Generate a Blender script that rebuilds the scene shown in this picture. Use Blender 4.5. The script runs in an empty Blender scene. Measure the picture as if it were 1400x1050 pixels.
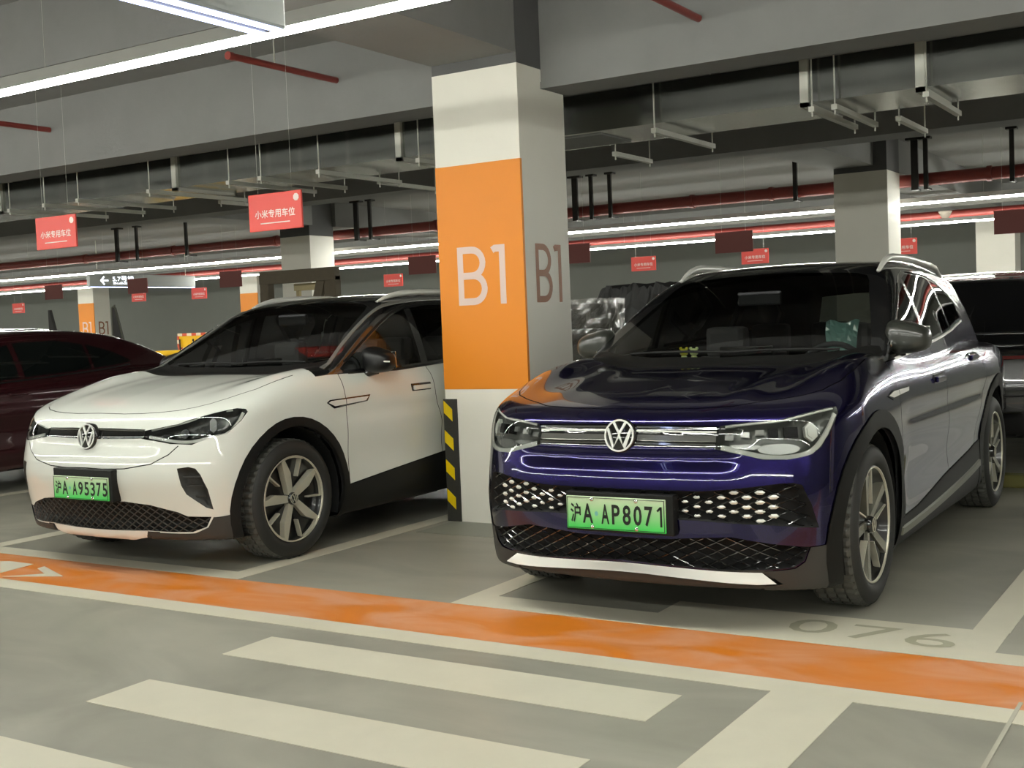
import bpy, bmesh, math, random
import numpy as np
from mathutils import Matrix, Vector
random.seed(7); np.random.seed(7)
SC = bpy.context.scene
COL = SC.collection

# ------------------------------------------------------------------ camera, world, exposure
CAM_H = 1.38
FPX = 1629.26
cam_d = bpy.data.cameras.new('camera'); cam_o = bpy.data.objects.new('camera', cam_d); COL.objects.link(cam_o)
_vx = np.array([-2600., 20., FPX]); _vy = np.array([1020., -125., FPX])
_dx = -_vx/np.linalg.norm(_vx); _dy = _vy/np.linalg.norm(_vy); _dz = np.cross(_dx, _dy)
_R = np.array([_dx, _dy, _dz]).T
_M = Matrix.Identity(4)
for _i in range(3):
    _M[_i][0] = _R[0][_i]; _M[_i][1] = -_R[1][_i]; _M[_i][2] = -_R[2][_i]
_M[2][3] = CAM_H
cam_o.matrix_world = _M
cam_d.sensor_fit = 'HORIZONTAL'; cam_d.sensor_width = 36.0; cam_d.lens = FPX/1400*36
cam_d.clip_end = 200
SC.camera = cam_o
wd = bpy.data.worlds.new('world'); SC.world = wd; wd.use_nodes = True
wd.node_tree.nodes['Background'].inputs[0].default_value = (.8, .85, 1, 1)
wd.node_tree.nodes['Background'].inputs[1].default_value = 0.02
SC.view_settings.view_transform = 'Standard'; SC.view_settings.look = 'None'
SC.view_settings.gamma = 1.0; SC.view_settings.use_curve_mapping = False
SC.view_settings.exposure = 0.0
TUBE_POWER = 97.0           # emission of the LED strips

# ------------------------------------------------------------------ materials
MATS = {}
def srgb(r, g, b):
    f = lambda c: c/12.92 if c <= .04045 else ((c+.055)/1.055)**2.4
    return tuple(f(c/255.) for c in (r, g, b))+(1,)
def mat(name, col, rough=.5, metal=0., coat=0., noise=0., nscale=6., bump=0., bscale=60., spec=.5, emit=None, estr=0., flake=None, coat_rough=.03, aniso=None):
    if name in MATS: return MATS[name]
    m = bpy.data.materials.new(name); m.use_nodes = True; nt = m.node_tree; b = nt.nodes['Principled BSDF']
    c = srgb(*col) if max(col) > 1.0 else tuple(col)+(1,)
    b.inputs['Base Color'].default_value = c
    b.inputs['Roughness'].default_value = rough; b.inputs['Metallic'].default_value = metal
    b.inputs['Specular IOR Level'].default_value = spec
    b.inputs['Coat Weight'].default_value = coat; b.inputs['Coat Roughness'].default_value = coat_rough
    tc = nt.nodes.new('ShaderNodeTexCoord')
    if noise > 0:
        n1 = nt.nodes.new('ShaderNodeTexNoise'); n1.inputs['Scale'].default_value = nscale; n1.inputs['Detail'].default_value = 8; n1.inputs['Roughness'].default_value = .62
        nt.links.new(tc.outputs['Object'], n1.inputs['Vector'])
        hv = nt.nodes.new('ShaderNodeMapRange'); hv.inputs[1].default_value = .25; hv.inputs[2].default_value = .75
        hv.inputs[3].default_value = 1-noise; hv.inputs[4].default_value = 1+noise
        nt.links.new(n1.outputs[0], hv.inputs[0])
        mx = nt.nodes.new('ShaderNodeVectorMath'); mx.operation = 'SCALE'; mx.inputs[0].default_value = c[:3]
        nt.links.new(hv.outputs[0], mx.inputs['Scale']); nt.links.new(mx.outputs[0], b.inputs['Base Color'])
        rr = nt.nodes.new('ShaderNodeMapRange'); rr.inputs[1].default_value = .3; rr.inputs[2].default_value = .7
        rr.inputs[3].default_value = max(.02, rough-.12*min(1, noise*4)); rr.inputs[4].default_value = min(1, rough+.12*min(1, noise*4))
        nt.links.new(n1.outputs[0], rr.inputs[0]); nt.links.new(rr.outputs[0], b.inputs['Roughness'])
    if bump > 0:
        n2 = nt.nodes.new('ShaderNodeTexNoise'); n2.inputs['Scale'].default_value = bscale; n2.inputs['Detail'].default_value = 5
        nt.links.new(tc.outputs['Object'], n2.inputs['Vector'])
        bp = nt.nodes.new('ShaderNodeBump'); bp.inputs['Strength'].default_value = bump; bp.inputs['Distance'].default_value = .01
        nt.links.new(n2.outputs[0], bp.inputs['Height']); nt.links.new(bp.outputs[0], b.inputs['Normal'])
    if flake:
        v = nt.nodes.new('ShaderNodeTexVoronoi'); v.inputs['Scale'].default_value = 900
        nt.links.new(tc.outputs['Object'], v.inputs['Vector'])
        r = nt.nodes.new('ShaderNodeMix'); r.data_type = 'RGBA'; r.inputs[6].default_value = c; r.inputs[7].default_value = tuple(flake)+(1,)
        g = nt.nodes.new('ShaderNodeSeparateColor'); nt.links.new(v.outputs['Color'], g.inputs[0])
        mm = nt.nodes.new('ShaderNodeMath'); mm.operation = 'POWER'; mm.inputs[1].default_value = 4; nt.links.new(g.outputs[0], mm.inputs[0])
        nt.links.new(mm.outputs[0], r.inputs[0]); nt.links.new(r.outputs[2], b.inputs['Base Color'])
    if emit is not None:
        b.inputs['Emission Color'].default_value = tuple(emit)+(1,); b.inputs['Emission Strength'].default_value = estr
    MATS[name] = m; return m
def glass(name, tint, ior=1.5, rough=0.0):
    if name in MATS: return MATS[name]
    m = bpy.data.materials.new(name); m.use_nodes = True; nt = m.node_tree
    for n in list(nt.nodes): nt.nodes.remove(n)
    o = nt.nodes.new('ShaderNodeOutputMaterial'); t = nt.nodes.new('ShaderNodeBsdfTransparent'); g = nt.nodes.new('ShaderNodeBsdfGlossy')
    t.inputs[0].default_value = tuple(tint)+(1,); g.inputs['Roughness'].default_value = rough
    f = nt.nodes.new('ShaderNodeFresnel'); f.inputs[0].default_value = ior
    mx = nt.nodes.new('ShaderNodeMixShader')
    nt.links.new(f.outputs[0], mx.inputs[0]); nt.links.new(t.outputs[0], mx.inputs[1]); nt.links.new(g.outputs[0], mx.inputs[2]); nt.links.new(mx.outputs[0], o.inputs[0])
    MATS[name] = m; return m
def emis(name, col, strength):
    if name in MATS: return MATS[name]
    m = bpy.data.materials.new(name); m.use_nodes = True; nt = m.node_tree
    for n in list(nt.nodes): nt.nodes.remove(n)
    o = nt.nodes.new('ShaderNodeOutputMaterial'); e = nt.nodes.new('ShaderNodeEmission')
    e.inputs[0].default_value = tuple(col)+(1,); e.inputs[1].default_value = strength
    nt.links.new(e.outputs[0], o.inputs[0]); MATS[name] = m; return m

# ------------------------------------------------------------------ mesh helpers
class MB:
    """collects shapes into one mesh"""
    def __init__(s): s.v = []; s.f = []; s.sm = []
    def add(s, v, f, smooth=False):
        n = len(s.v); s.v += [tuple(map(float, p)) for p in v]; s.f += [tuple(i+n for i in q) for q in f]; s.sm += [smooth]*len(f); return s
    def box(s, lo, hi):
        (a, b, c), (d, e, g) = lo, hi
        v = [(a,b,c),(d,b,c),(d,e,c),(a,e,c),(a,b,g),(d,b,g),(d,e,g),(a,e,g)]
        return s.add(v, [(3,2,1,0),(4,5,6,7),(0,1,5,4),(1,2,6,5),(2,3,7,6),(3,0,4,7)])
    def bbox(s, lo, hi, r):
        """box with bevelled edges"""
        bm = bmesh.new(); bmesh.ops.create_cube(bm, size=1)
        for q in bm.verts: q.co = Vector([(lo[i]+hi[i])/2+q.co[i]*(hi[i]-lo[i]) for i in range(3)])
        bmesh.ops.bevel(bm, geom=bm.edges[:], offset=r, segments=2, profile=.6, affect='EDGES')
        bm.verts.index_update(); s.add([q.co[:] for q in bm.verts], [[q.index for q in f.verts] for f in bm.faces]); bm.free(); return s
    def obox(s, c, ax, ay, az):
        c, ax, ay, az = (np.array(q, float) for q in (c, ax, ay, az))
        v = [c+i*ax+j*ay+k*az for k in (-1, 1) for (i, j) in ((-1,-1),(1,-1),(1,1),(-1,1))]
        return s.add(v, [(3,2,1,0),(4,5,6,7),(0,1,5,4),(1,2,6,5),(2,3,7,6),(3,0,4,7)])
    def prism(s, poly, fn, d0, d1):
        """poly in 2-D, fn(a, b, d) -> 3-D"""
        n = len(poly); v = [fn(a, b, d0) for a, b in poly]+[fn(a, b, d1) for a, b in poly]
        f = [tuple(range(n-1, -1, -1)), tuple(range(n, 2*n))]+[(i, (i+1) % n, n+(i+1) % n, n+i) for i in range(n)]
        return s.add(v, f)
    def tube(s, path, r, seg=10, closed=False, caps=True, smooth=True):
        P = [np.array(p, float) for p in path]; n = len(P); rr = r if hasattr(r, '__len__') else [r]*n
        v = []; f = []; up = None
        for i, p in enumerate(P):
            a = P[(i-1) % n] if closed or i > 0 else P[i]; b = P[(i+1) % n] if closed or i < n-1 else P[i]
            t = b-a; t = t/(np.linalg.norm(t)+1e-12)
            if up is None: up = np.array([0, 0, 1.]) if abs(t[2]) < .9 else np.array([1., 0, 0])
            e1 = np.cross(t, up); e1 /= np.linalg.norm(e1)+1e-12; e2 = np.cross(e1, t); up = e2
            for k in range(seg):
                w = 2*math.pi*k/seg; v.append(p+rr[i]*(math.cos(w)*e1+math.sin(w)*e2))
        m = n if closed else n-1
        for i in range(m):
            for k in range(seg):
                j = (i+1) % n; k2 = (k+1) % seg
                f.append((i*seg+k, i*seg+k2, j*seg+k2, j*seg+k))
        s.add(v, f, smooth)
        if caps and not closed:
            s.add(v[:seg], [tuple(range(seg))]); s.add(v[-seg:], [tuple(range(seg-1, -1, -1))])
        return s
    def lathe(s, prof, fn, seg=48, smooth=True, closed=False):
        """prof: (radius, axial) list; fn(x, y, d) -> 3-D with the axis along d"""
        n = len(prof); v = []; f = []
        for k in range(seg):
            w = 2*math.pi*k/seg
            for (r, d) in prof: v.append(fn(r*math.cos(w), r*math.sin(w), d))
        m = n if closed else n-1
        for k in range(seg):
            k2 = (k+1) % seg
            for i in range(m):
                j = (i+1) % n; f.append((k*n+i, k2*n+i, k2*n+j, k*n+j))
        return s.add(v, f, smooth)
    def grid(s, G, smooth=True, flip=False):
        n, m = len(G), len(G[0]); v = [p for r in G for p in r]; f = []
        for i in range(n-1):
            for j in range(m-1):
                q = (i*m+j, (i+1)*m+j, (i+1)*m+j+1, i*m+j+1); f.append(q[::-1] if flip else q)
        return s.add(v, f, smooth)
    def mesh(s, name):
        me = bpy.data.meshes.new(name); me.from_pydata(s.v, [], s.f)
        me.polygons.foreach_set('use_smooth', s.sm); me.update(); return me
    def build(s, name, m, parent=None, fix=True):
        me = s.mesh(name)
        if fix:
            bm = bmesh.new(); bm.from_mesh(me); bmesh.ops.recalc_face_normals(bm, faces=bm.faces[:]); bm.to_mesh(me); bm.free()
        me.materials.append(m); o = bpy.data.objects.new(name, me); COL.objects.link(o)
        if parent is not None: o.parent = parent
        return o
def tag(o, label=None, cat=None, group=None, kind=None):
    if label: o['label'] = label
    if cat: o['category'] = cat
    if group: o['group'] = group
    if kind: o['kind'] = kind
    return o
def empty(name, loc=(0, 0, 0), label=None, cat=None, group=None):
    o = bpy.data.objects.new(name, None); COL.objects.link(o); o.location = loc; o.empty_display_size = .1
    return tag(o, label, cat, group)
def copy_tree(o, parent=None):
    c = o.copy(); COL.objects.link(c)
    if parent is not None: c.parent = parent
    for ch in list(o.children): copy_tree(ch, c)
    return c
TEXT_CACHE = {}
def text_polys(body, size=1., res=3, bold=0.):
    """outline of a text as a triangulated mesh: (verts 2-D, faces), centred"""
    if (body, bold) in TEXT_CACHE: return TEXT_CACHE[(body, bold)]
    cu = bpy.data.curves.new('text', 'FONT'); cu.body = body; cu.size = size; cu.resolution_u = res; cu.offset = bold
    cu.align_x = 'LEFT'
    o = bpy.data.objects.new('text', cu); COL.objects.link(o); bpy.context.view_layer.update()
    dg = bpy.context.evaluated_depsgraph_get(); me = bpy.data.meshes.new_from_object(o.evaluated_get(dg))
    v = np.array([q.co[:2] for q in me.vertices]); f = [tuple(p.vertices) for p in me.polygons]
    bpy.data.objects.remove(o); bpy.data.curves.remove(cu); bpy.data.meshes.remove(me)
    TEXT_CACHE[(body, bold)] = (v, f)
    return v, f
def text_obj(name, body, w, h, fn, m, parent=None, keep=False, bold=0.):
    """flat text fitted to w x h (keep: only h), fn(a, b) -> 3-D, centred"""
    v, f = text_polys(body, bold=bold); lo, hi = v.min(0), v.max(0); v = v-(lo+hi)/2
    sy = h/(hi[1]-lo[1]); sx = sy if keep else w/(hi[0]-lo[0])
    mb = MB(); mb.add([fn(a*sx, b*sy) for a, b in v], f)
    o = mb.build(name, m, parent, fix=False); return o
for _t in ('0', '7', '6', '5.7号楼', 'Building', '小米专用车位', '沪', 'A', 'P', '8', '1', '9', '5', '3'): text_polys(_t)
for _t in '沪AP80795371': text_polys(_t, bold=.02)
text_polys('小米专用车位', bold=.016)
# ------------------------------------------------------------------ the garage itself
XL, XR, YB, YF = -46., 13., -11., 27.
CEIL = 3.58
def floor_material():
    m = mat('floor_epoxy', (153, 151, 138), rough=.40, noise=.13, nscale=1.1, bump=.05, bscale=220)
    nt = m.node_tree; b = nt.nodes['Principled BSDF']
    # broad smears and scuffs of dirt on the coating
    tc = [n for n in nt.nodes if n.type == 'TEX_COORD'][0]
    mp = nt.nodes.new('ShaderNodeMapping'); mp.inputs['Scale'].default_value = (.55, .9, 1); mp.inputs['Rotation'].default_value = (0, 0, .5)
    n = nt.nodes.new('ShaderNodeTexNoise'); n.inputs['Scale'].default_value = 1.7; n.inputs['Detail'].default_value = 10; n.inputs['Distortion'].default_value = 1.2
    nt.links.new(tc.outputs['Object'], mp.inputs[0]); nt.links.new(mp.outputs[0], n.inputs['Vector'])
    r = nt.nodes.new('ShaderNodeMapRange'); r.inputs[1].default_value = .35; r.inputs[2].default_value = .68; r.inputs[3].default_value = .80; r.inputs[4].default_value = 1.13
    nt.links.new(n.outputs[0], r.inputs[0])
    src = b.inputs['Base Color'].links[0].from_socket
    s = nt.nodes.new('ShaderNodeVectorMath'); s.operation = 'SCALE'; nt.links.new(src, s.inputs[0]); nt.links.new(r.outputs[0], s.inputs['Scale'])
    nt.links.new(s.outputs[0], b.inputs['Base Color'])
    return m
def worn_orange():
    m = mat('orange_floor_paint', (212, 122, 34), rough=.40, noise=.06, nscale=3.)
    nt = m.node_tree; b = nt.nodes['Principled BSDF']
    tc = [n for n in nt.nodes if n.type == 'TEX_COORD'][0]
    mp = nt.nodes.new('ShaderNodeMapping'); mp.inputs['Scale'].default_value = (1.1, 2.3, 1); mp.inputs['Rotation'].default_value = (0, 0, -.35)
    n = nt.nodes.new('ShaderNodeTexNoise'); n.inputs['Scale'].default_value = 1.6; n.inputs['Detail'].default_value = 9; n.inputs['Distortion'].default_value = .8
    nt.links.new(tc.outputs['Object'], mp.inputs[0]); nt.links.new(mp.outputs[0], n.inputs['Vector'])
    r = nt.nodes.new('ShaderNodeMapRange'); r.inputs[1].default_value = .40; r.inputs[2].default_value = .62; r.inputs[3].default_value = .0; r.inputs[4].default_value = .62
    nt.links.new(n.outputs[0], r.inputs[0])
    src = b.inputs['Base Color'].links[0].from_socket
    mx = nt.nodes.new('ShaderNodeMix'); mx.data_type = 'RGBA'; mx.inputs[7].default_value = srgb(220, 168, 138)
    nt.links.new(r.outputs[0], mx.inputs[0]); nt.links.new(src, mx.inputs[6]); nt.links.new(mx.outputs[2], b.inputs['Base Color'])
    return m
M_floor = floor_material(); M_orange = worn_orange()
M_cream = mat('cream_floor_paint', (208, 203, 184), rough=.42, noise=.05, nscale=4)
M_greyfl = mat('grey_floor_paint', (140, 142, 130), rough=.45, noise=.06, nscale=5)
M_conc = mat('ceiling_concrete', (131, 131, 130), rough=.85, noise=.07, nscale=2.5, bump=.15, bscale=30)
M_concd = mat('column_concrete', (92, 92, 92), rough=.85, noise=.10, nscale=5, bump=.2, bscale=50)
M_white = mat('column_white_paint', (232, 229, 218), rough=.55, noise=.025, nscale=2)
M_wall = mat('wall_grey_paint', (124, 126, 120), rough=.7, noise=.05, nscale=1.5)
M_colorange = mat('column_orange_paint', (233, 140, 24), rough=.5, noise=.02, nscale=2)
M_pink = mat('letter_pale_pink', (226, 200, 190), rough=.5)
M_brown = mat('letter_copper_brown', (150, 98, 66), rough=.45)
M_blackrub = mat('black_rubber_guard', (48, 47, 42), rough=.6, noise=.15, nscale=25, bump=.2, bscale=120)
M_yellow = mat('yellow_reflective', (236, 204, 0), rough=.4)

fl = MB().box((XL, YB, -.3), (XR, YF, 0)).build('floor', M_floor); tag(fl, kind='structure')
def paint(name, m, poly, z=.0025, parent=fl):
    return MB().prism(poly, lambda a, b, d: (a, b, d), .0003, z).build(name, m, parent)
def rect(x0, x1, y0, y1): return [(x0, y0), (x1, y0), (x1, y1), (x0, y1)]
paint('orange_stripe', M_orange, rect(XL, XR, 4.25, 4.77))
paint('edge_line', M_cream, rect(XL, XR, 4.10, 4.25))
for x0, x1, y1 in ((-4.73, -3.41, None), (-3.41, -2.38, 4.99), (-2.38, -.89, 5.24), (-.89, 1.6, 4.92), (-7.38, -4.87, 4.93), (-12.2, -7.38, 4.93), (3.2, 8.2, 4.92)):
    if y1: paint('bay_front_line', M_cream, rect(x0, x1, 4.775, y1))
for x in (-.96, -3.335, -4.945, -7.305, -9.68, -12.05, 1.45, 3.9):
    y0 = 5.24 if x == -.96 else 4.99 if x == -3.335 else 4.93
    paint('bay_side_line', M_cream, rect(x-.074, x+.074, y0, 9.9))
for y in (3.61, 2.905, 2.2, 1.5, .8, .1, -.6):
    paint('crossing_bar', M_cream, rect(-3.80, -1.785, y, y+.31))
paint('crossing_end_bar', M_cream, rect(-1.514, -1.216, -2.0, 4.10))
paint('floor_joint', mat('joint_filler', (178, 175, 160), rough=.5), rect(-.708, -.694, -6, 4.33), .004)
paint('floor_patch', M_greyfl, rect(-4.80, -4.20, 6.36, 6.80))
paint('white_arrow_mark', M_cream, [(-6.75, 4.586), (-6.69, 4.612), (-6.444, 4.606), (-6.407, 4.347)], .004)
paint('white_arrow_mark', M_cream, [(-6.292, 4.284), (-5.936, 4.433), (-6.312, 4.587), (-6.297, 4.525), (-6.114, 4.44)], .004)
M_num = mat('stencil_grey', (166, 163, 140), rough=.5)
for ch, x, y in (('0', -1.655, 5.03), ('7', -1.395, 5.02), ('6', -1.15, 5.01)):
    text_obj('stencil_digit', ch, .205, .225, lambda a, b, x=x, y=y: (x+a, y+b, .0045), M_num, fl)

# walls and ceiling
for nm, lo, hi in (('wall_back', (XL, YF, 0), (XR, YF+.3, 4.6)), ('wall_front', (XL, YB-.3, 0), (XR, YB, 4.6)), ('wall_left', (XL-.3, YB, 0), (XL, YF, 4.6)), ('wall_right', (XR, YB, 0), (XR+.3, YF, 4.6))):
    tag(MB().box(lo, hi).build(nm, M_wall), kind='structure')
cb = tag(MB().box((XL, 6.27, CEIL), (XR, YF, 4.4)).build('ceiling', M_conc), kind='structure'); tag(MB().box((XL, YB, 4.15), (XR, 6.27, 4.4)).build('ceiling', M_conc), kind='structure')
def beam(y0, y1, z0, z1=CEIL, x0=XL, x1=XR, lip=False):
    o = tag(MB().box((x0, y0, z0), (x1, y1, z1)).build('ceiling_beam', M_conc), kind='structure')
    if lip:
        MB().box((x0, y0-.012, z0-.002), (x1, y0+.03, z0+.045)).build('beam_edge_strip', M_conc, o)
beam(7.146, 7.50, 2.97, x1=-4.80, lip=True); beam(7.146, 7.50, 2.97, x0=-4.155, lip=True)
beam(11.1, 11.5, 2.95); beam(23.6, 24.0, 2.95); beam(-3., -2.4, 3.3, 4.15)
for x0, x1, y0, y1, z0, z1 in ((-4.845, -4.16, 6.27, 6.83, 3.17, CEIL), (-4.845, -4.16, -3, 6.27, 3.17, 4.15), (-4.80, -4.155, 7.5, 15.5, 3.20, CEIL), (-4.7, -4.0, 16.1, 23.6, 3.15, CEIL),
                               (-14.4, -13.6, 7.5, 15.5, 3.17, CEIL), (-14.4, -13.6, 16.1, 23.6, 3.17, CEIL), (4.6, 5.3, 7.5, 23.6, 3.17, CEIL)):
    tag(MB().box((x0, y0, z0), (x1, y1, z1)).build('ceiling_beam', M_conc), kind='structure')

def ribbon(path, w):
    """flat stroke along a 2-D path -> list of quads as 2-D polygons (mitred)"""
    P = np.array(path, float); n = len(P); L = []; Rr = []
    for i in range(n):
        t = P[min(i+1, n-1)]-P[max(i-1, 0)]; t /= np.linalg.norm(t); q = np.array([-t[1], t[0]])
        k = 1.
        if 0 < i < n-1:
            s1 = P[i]-P[i-1]; s1 /= np.linalg.norm(s1); k = 1/max(.5, abs(np.dot(np.array([-s1[1], s1[0]]), q)))
        L.append(P[i]+q*w/2*k); Rr.append(P[i]-q*w/2*k)
    return L, Rr
def strokes(paths, w, fn):
    mb = MB()
    for ip, p in enumerate(paths):
        L, Rr = ribbon(p, w); n = len(L)
        mb.add([fn(q[0], q[1]+1e-9, ip*.0007) for q in L]+[fn(q[0], q[1], ip*.0007) for q in Rr], [(i, n+i, n+i+1, i+1) for i in range(n-1)])
    return mb
def b1_paths(W, H, s):
    h = s/2; bw = W*.62
    def bowl(y0, y1, ext):
        r = (y1-y0)/2; c = (y0+y1)/2; pts = [(h, y1)]
        for k in range(13):
            t = math.pi/2-math.pi*k/12; pts.append((ext-min(r, ext*.6)+min(r, ext*.6)*math.cos(t), c+r*math.sin(t)))
        return pts+[(h, y0)]
    mid = H*.50
    return [[(h, 0), (h, H)], bowl(mid, H-h, bw*.86), bowl(h, mid, bw-h)], [[(W-h, 0), (W-h, H)], [(W-h, H-h), (W-h-.035-h, H-h), (W-h-.055-h, H-h-.012)]]
def letters_b1(parent, fn, W, H, s, mB):
    a, b = b1_paths(W, H, s)
    strokes(a, s, fn).build('painted_letter', mB, parent, fix=False); strokes(b, s, fn).build('painted_letter', mB, parent, fix=False)
def column(x0, x1, y0, y1, ztop=3.10, orange=True, letters=True, guards=True, zceil=CEIL):
    c = MB().box((x0, y0, 0), (x1, y1, ztop)).build('column', M_white); tag(c, kind='structure')
    MB().box((x0+.002, y0+.002, ztop), (x1-.002, y1-.002, zceil+.02)).build('column_head', M_concd, c)
    if orange:
        MB().box((x0-.001, y0-.004, .93), (x1+.0005, y0+.02, 2.47)).build('orange_panel', M_colorange, c)
    if letters:
        zb = 1.51; w = x1-x0
        letters_b1(c, lambda a, b, d: (x0+w*.225+a, y0-.006-d, zb+b), w*.565, .40, .047, M_pink)
        letters_b1(c, lambda a, b, d: (x1+.002+d, y0+.15+a, zb+b), .35, .40, .043, M_brown)
    if guards:
        for sx, xx in ((1, x0), (-1, x1)):
            g = MB()
            p = [(xx-sx*.012, y0-.012), (xx+sx*.10, y0-.012), (xx+sx*.10, y0+.001), (xx+sx*.001, y0+.001), (xx+sx*.001, y0+.10), (xx-sx*.012, y0+.10)]
            g.prism(p, lambda a, b, d: (a, b, d), .0, .862); go = g.build('corner_guard', M_blackrub, c)
            for k in range(4):
                z = .085+k*.207
                xa, xb = (xx-sx*.008, xx+sx*.062)
                st = MB().prism([(xa, z+.06), (xa, z+.145), (xb, z+.085), (xb, z)], lambda a, b, d: (a, d, b), y0-.0145, y0-.008)
                st.build('yellow_stripe', M_yellow, go)
                st = MB().prism([(y0+.0, z+.06), (y0+.0, z+.145), (y0+.07, z+.085), (y0+.07, z)], lambda a, b, d: (d, a, b), xx-sx*.0145, xx-sx*.008)
                st.build('yellow_stripe', M_yellow, go)
    return c
column(-4.845, -4.155, 6.83, 7.45)
column(-4.67, -3.985, 15.5, 16.12, 3.13, orange=False, letters=False, guards=False)
column(-14.35, -13.68, 15.5, 16.12, 3.0, orange=False)
column(-4.52, -3.83, 23.9, 24.5, orange=False, letters=False, guards=False)
column(-23.8, -23.15, 24.0, 24.6); column(-30.5, -29.8, 23.9, 24.5); column(-14.4, -13.7, 23.9, 24.5)
column(-13.9, -13.2, 6.83, 7.45); column(4.6, 5.3, 15.5, 16.12); column(4.6, 5.3, 6.83, 7.45)

# ------------------------------------------------------------------ LED strips, ducts, pipes, signs overhead
M_tube = emis('led_diffuser', (.99, 1., .91), TUBE_POWER)
M_alu = mat('white_trunking', (190, 190, 186), rough=.5)
M_galv = mat('galvanised_steel', (150, 152, 147), rough=.20, metal=1., noise=.03, nscale=3)
M_strut = mat('zinc_strut', (205, 205, 195), rough=.45, metal=.3)
M_red = mat('red_pipe_paint', (138, 58, 52), rough=.4, noise=.05)
M_black = mat('black_steel', (38, 36, 34), rough=.6)
M_sign = mat('red_sign_board', (224, 70, 60), rough=.45)
M_signb = mat('sign_back_brown', (120, 62, 56), rough=.6)
M_signt = mat('sign_white_print', (244, 226, 220), rough=.5)
def led_row(y, x0, x1, z=2.75, label=''):
    o = empty('led_strip_light', (x0, y, z), label, 'light')
    MB().box((0, -.028, .012), (x1-x0, .028, .075)).build('trunking', M_alu, o)
    MB().prism([(-.020, .014), (-.021, -.002), (-.012, -.016), (.012, -.016), (.021, -.002), (.020, .014)], lambda a, b, d: (d, a, b), .01, x1-x0-.01).build('diffuser', M_tube, o)
    n = int((x1-x0)/2.4)
    ztop = (4.15 if y < 6.2 else CEIL)
    for k in range(n+1):
        xx = .3+k*(x1-x0-.6)/max(1, n)
        if any(a-.05 < x0+xx < b+.05 for a, b in ((-4.85, -4.1), (-14.45, -13.55), (4.55, 5.35))): continue
        MB().tube([(xx, 0, .07), (xx, 0, ztop-z-.004)], .0012, 4).build('suspension_wire', M_strut, o)
    return o
led_row(4.16, XL+1, XR-1, label='long white LED strip hanging over the orange line in front of the cars')
led_row(-.04, XL+1, XR-1, label='long white LED strip along the middle of the driving aisle')
led_row(16.5, XL+1, XR-1, label='long white LED strip just behind the grey column and red pipe')
led_row(20.8, XL+1, XR-1, label='long white LED strip on the far side of the rear aisle')
led_row(-6.5, XL+1, XR-1, label='long white LED strip above the opposite row of bays')

# galvanised air duct behind the first beam
du = empty('air_duct', (-20, 8.1, 2.8), 'long galvanised rectangular air duct under the ceiling behind the beam', 'duct')
MB().box((0, 0, 0), (33, .74, .29)).build('duct_body', M_galv, du)
for x in (-2.62, -1.85, -6.1, -8.8, -11.5, 1.2, 4.2, -14.6):
    f = MB(); xx = x+20
    f.box((xx-.03, -.03, -.03), (xx+.03, .0, .32)).box((xx-.03, .74, -.03), (xx+.03, .77, .32)).box((xx-.03, -.03, -.03), (xx+.03, .77, 0.)).box((xx-.03, -.03, .29), (xx+.03, .77, .32))
    f.build('duct_flange', M_strut, du)
MB().box((14.85, .1, -.012), (15.75, .62, .0)).build('air_grille', mat('duct_grille_grey', (120, 122, 118), rough=.6), du)
for x, y0, y1 in ((-10.9, 7.75, 9.0), (-10.3, 7.72, 9.0), (-9.76, 7.7, 8.95), (-8.77, 7.72, 9.0), (-9.05, 8.9, 9.9), (-7.84, 7.82, 9.0), (-7.45, 7.82, 9.0), (-6.83, 7.88, 9.05), (-6.95, 8.87, 9.8), (-5.83, 7.97, 9.0), (-3.73, 8.02, 9.15), (-2.55, 8.0, 9.05), (-2.40, 8.02, 9.05), (-2.19, 8.87, 9.7), (-1.80, 8.0, 9.0), (-4.5, 8.9, 9.6)):
    s = empty('hanger_strut', (x, y0, 2.72), 'pale steel hanger strut with threaded rods below the air duct', 'bracket', 'hanger struts under the air duct')
    MB().box((-.02, 0, 0), (.02, y1-y0, .035)).build('channel', M_strut, s)
    for yy in (.02, y1-y0-.02):
        MB().tube([(0, yy, -.03), (0, yy, CEIL-2.72)], .006, 6).build('threaded_rod', M_strut, s)

def pipe(name, p, r, m, label, cat='pipe', group=None):
    return tag(MB().tube(p, r, 14).build(name, m), label, cat, group)
def branch_pipe(x, z, label, group):
    o = empty('sprinkler_pipe', (x, 6.02, z), label, 'pipe', group)
    MB().tube([(0, 0, 0), (0, 1.125, 0)], .024, 12).build('pipe_run', M_red, o)
    MB().tube([(0, -.012, 0), (0, .03, 0)], .029, 12).build('pipe_cap', M_red, o)
    MB().tube([(0, .45, .02), (0, .45, CEIL-z-.002)], .005, 6).build('hanging_rod', M_strut, o)
pp = empty('fire_pipe', (-42, 16.32, 3.04), 'thick red fire pipe slung under the ceiling beside the grey column', 'pipe')
MB().tube([(0, 0, 0), (28.0, 0, 0)], .085, 16).build('pipe_run', M_red, pp); MB().tube([(28.0, 0, 0), (54, 0, 0)], .085, 16).build('pipe_run', M_red, pp)
for x in (-20.5, -17.9, -15.2, -11.6, -9.9, -7.0, -5.8, -2.9, -1.0, 2.4):
    MB().tube([(x+42-.03, 0, 0), (x+42+.03, 0, 0)], .10, 16).build('pipe_coupling', M_red, pp)
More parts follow.
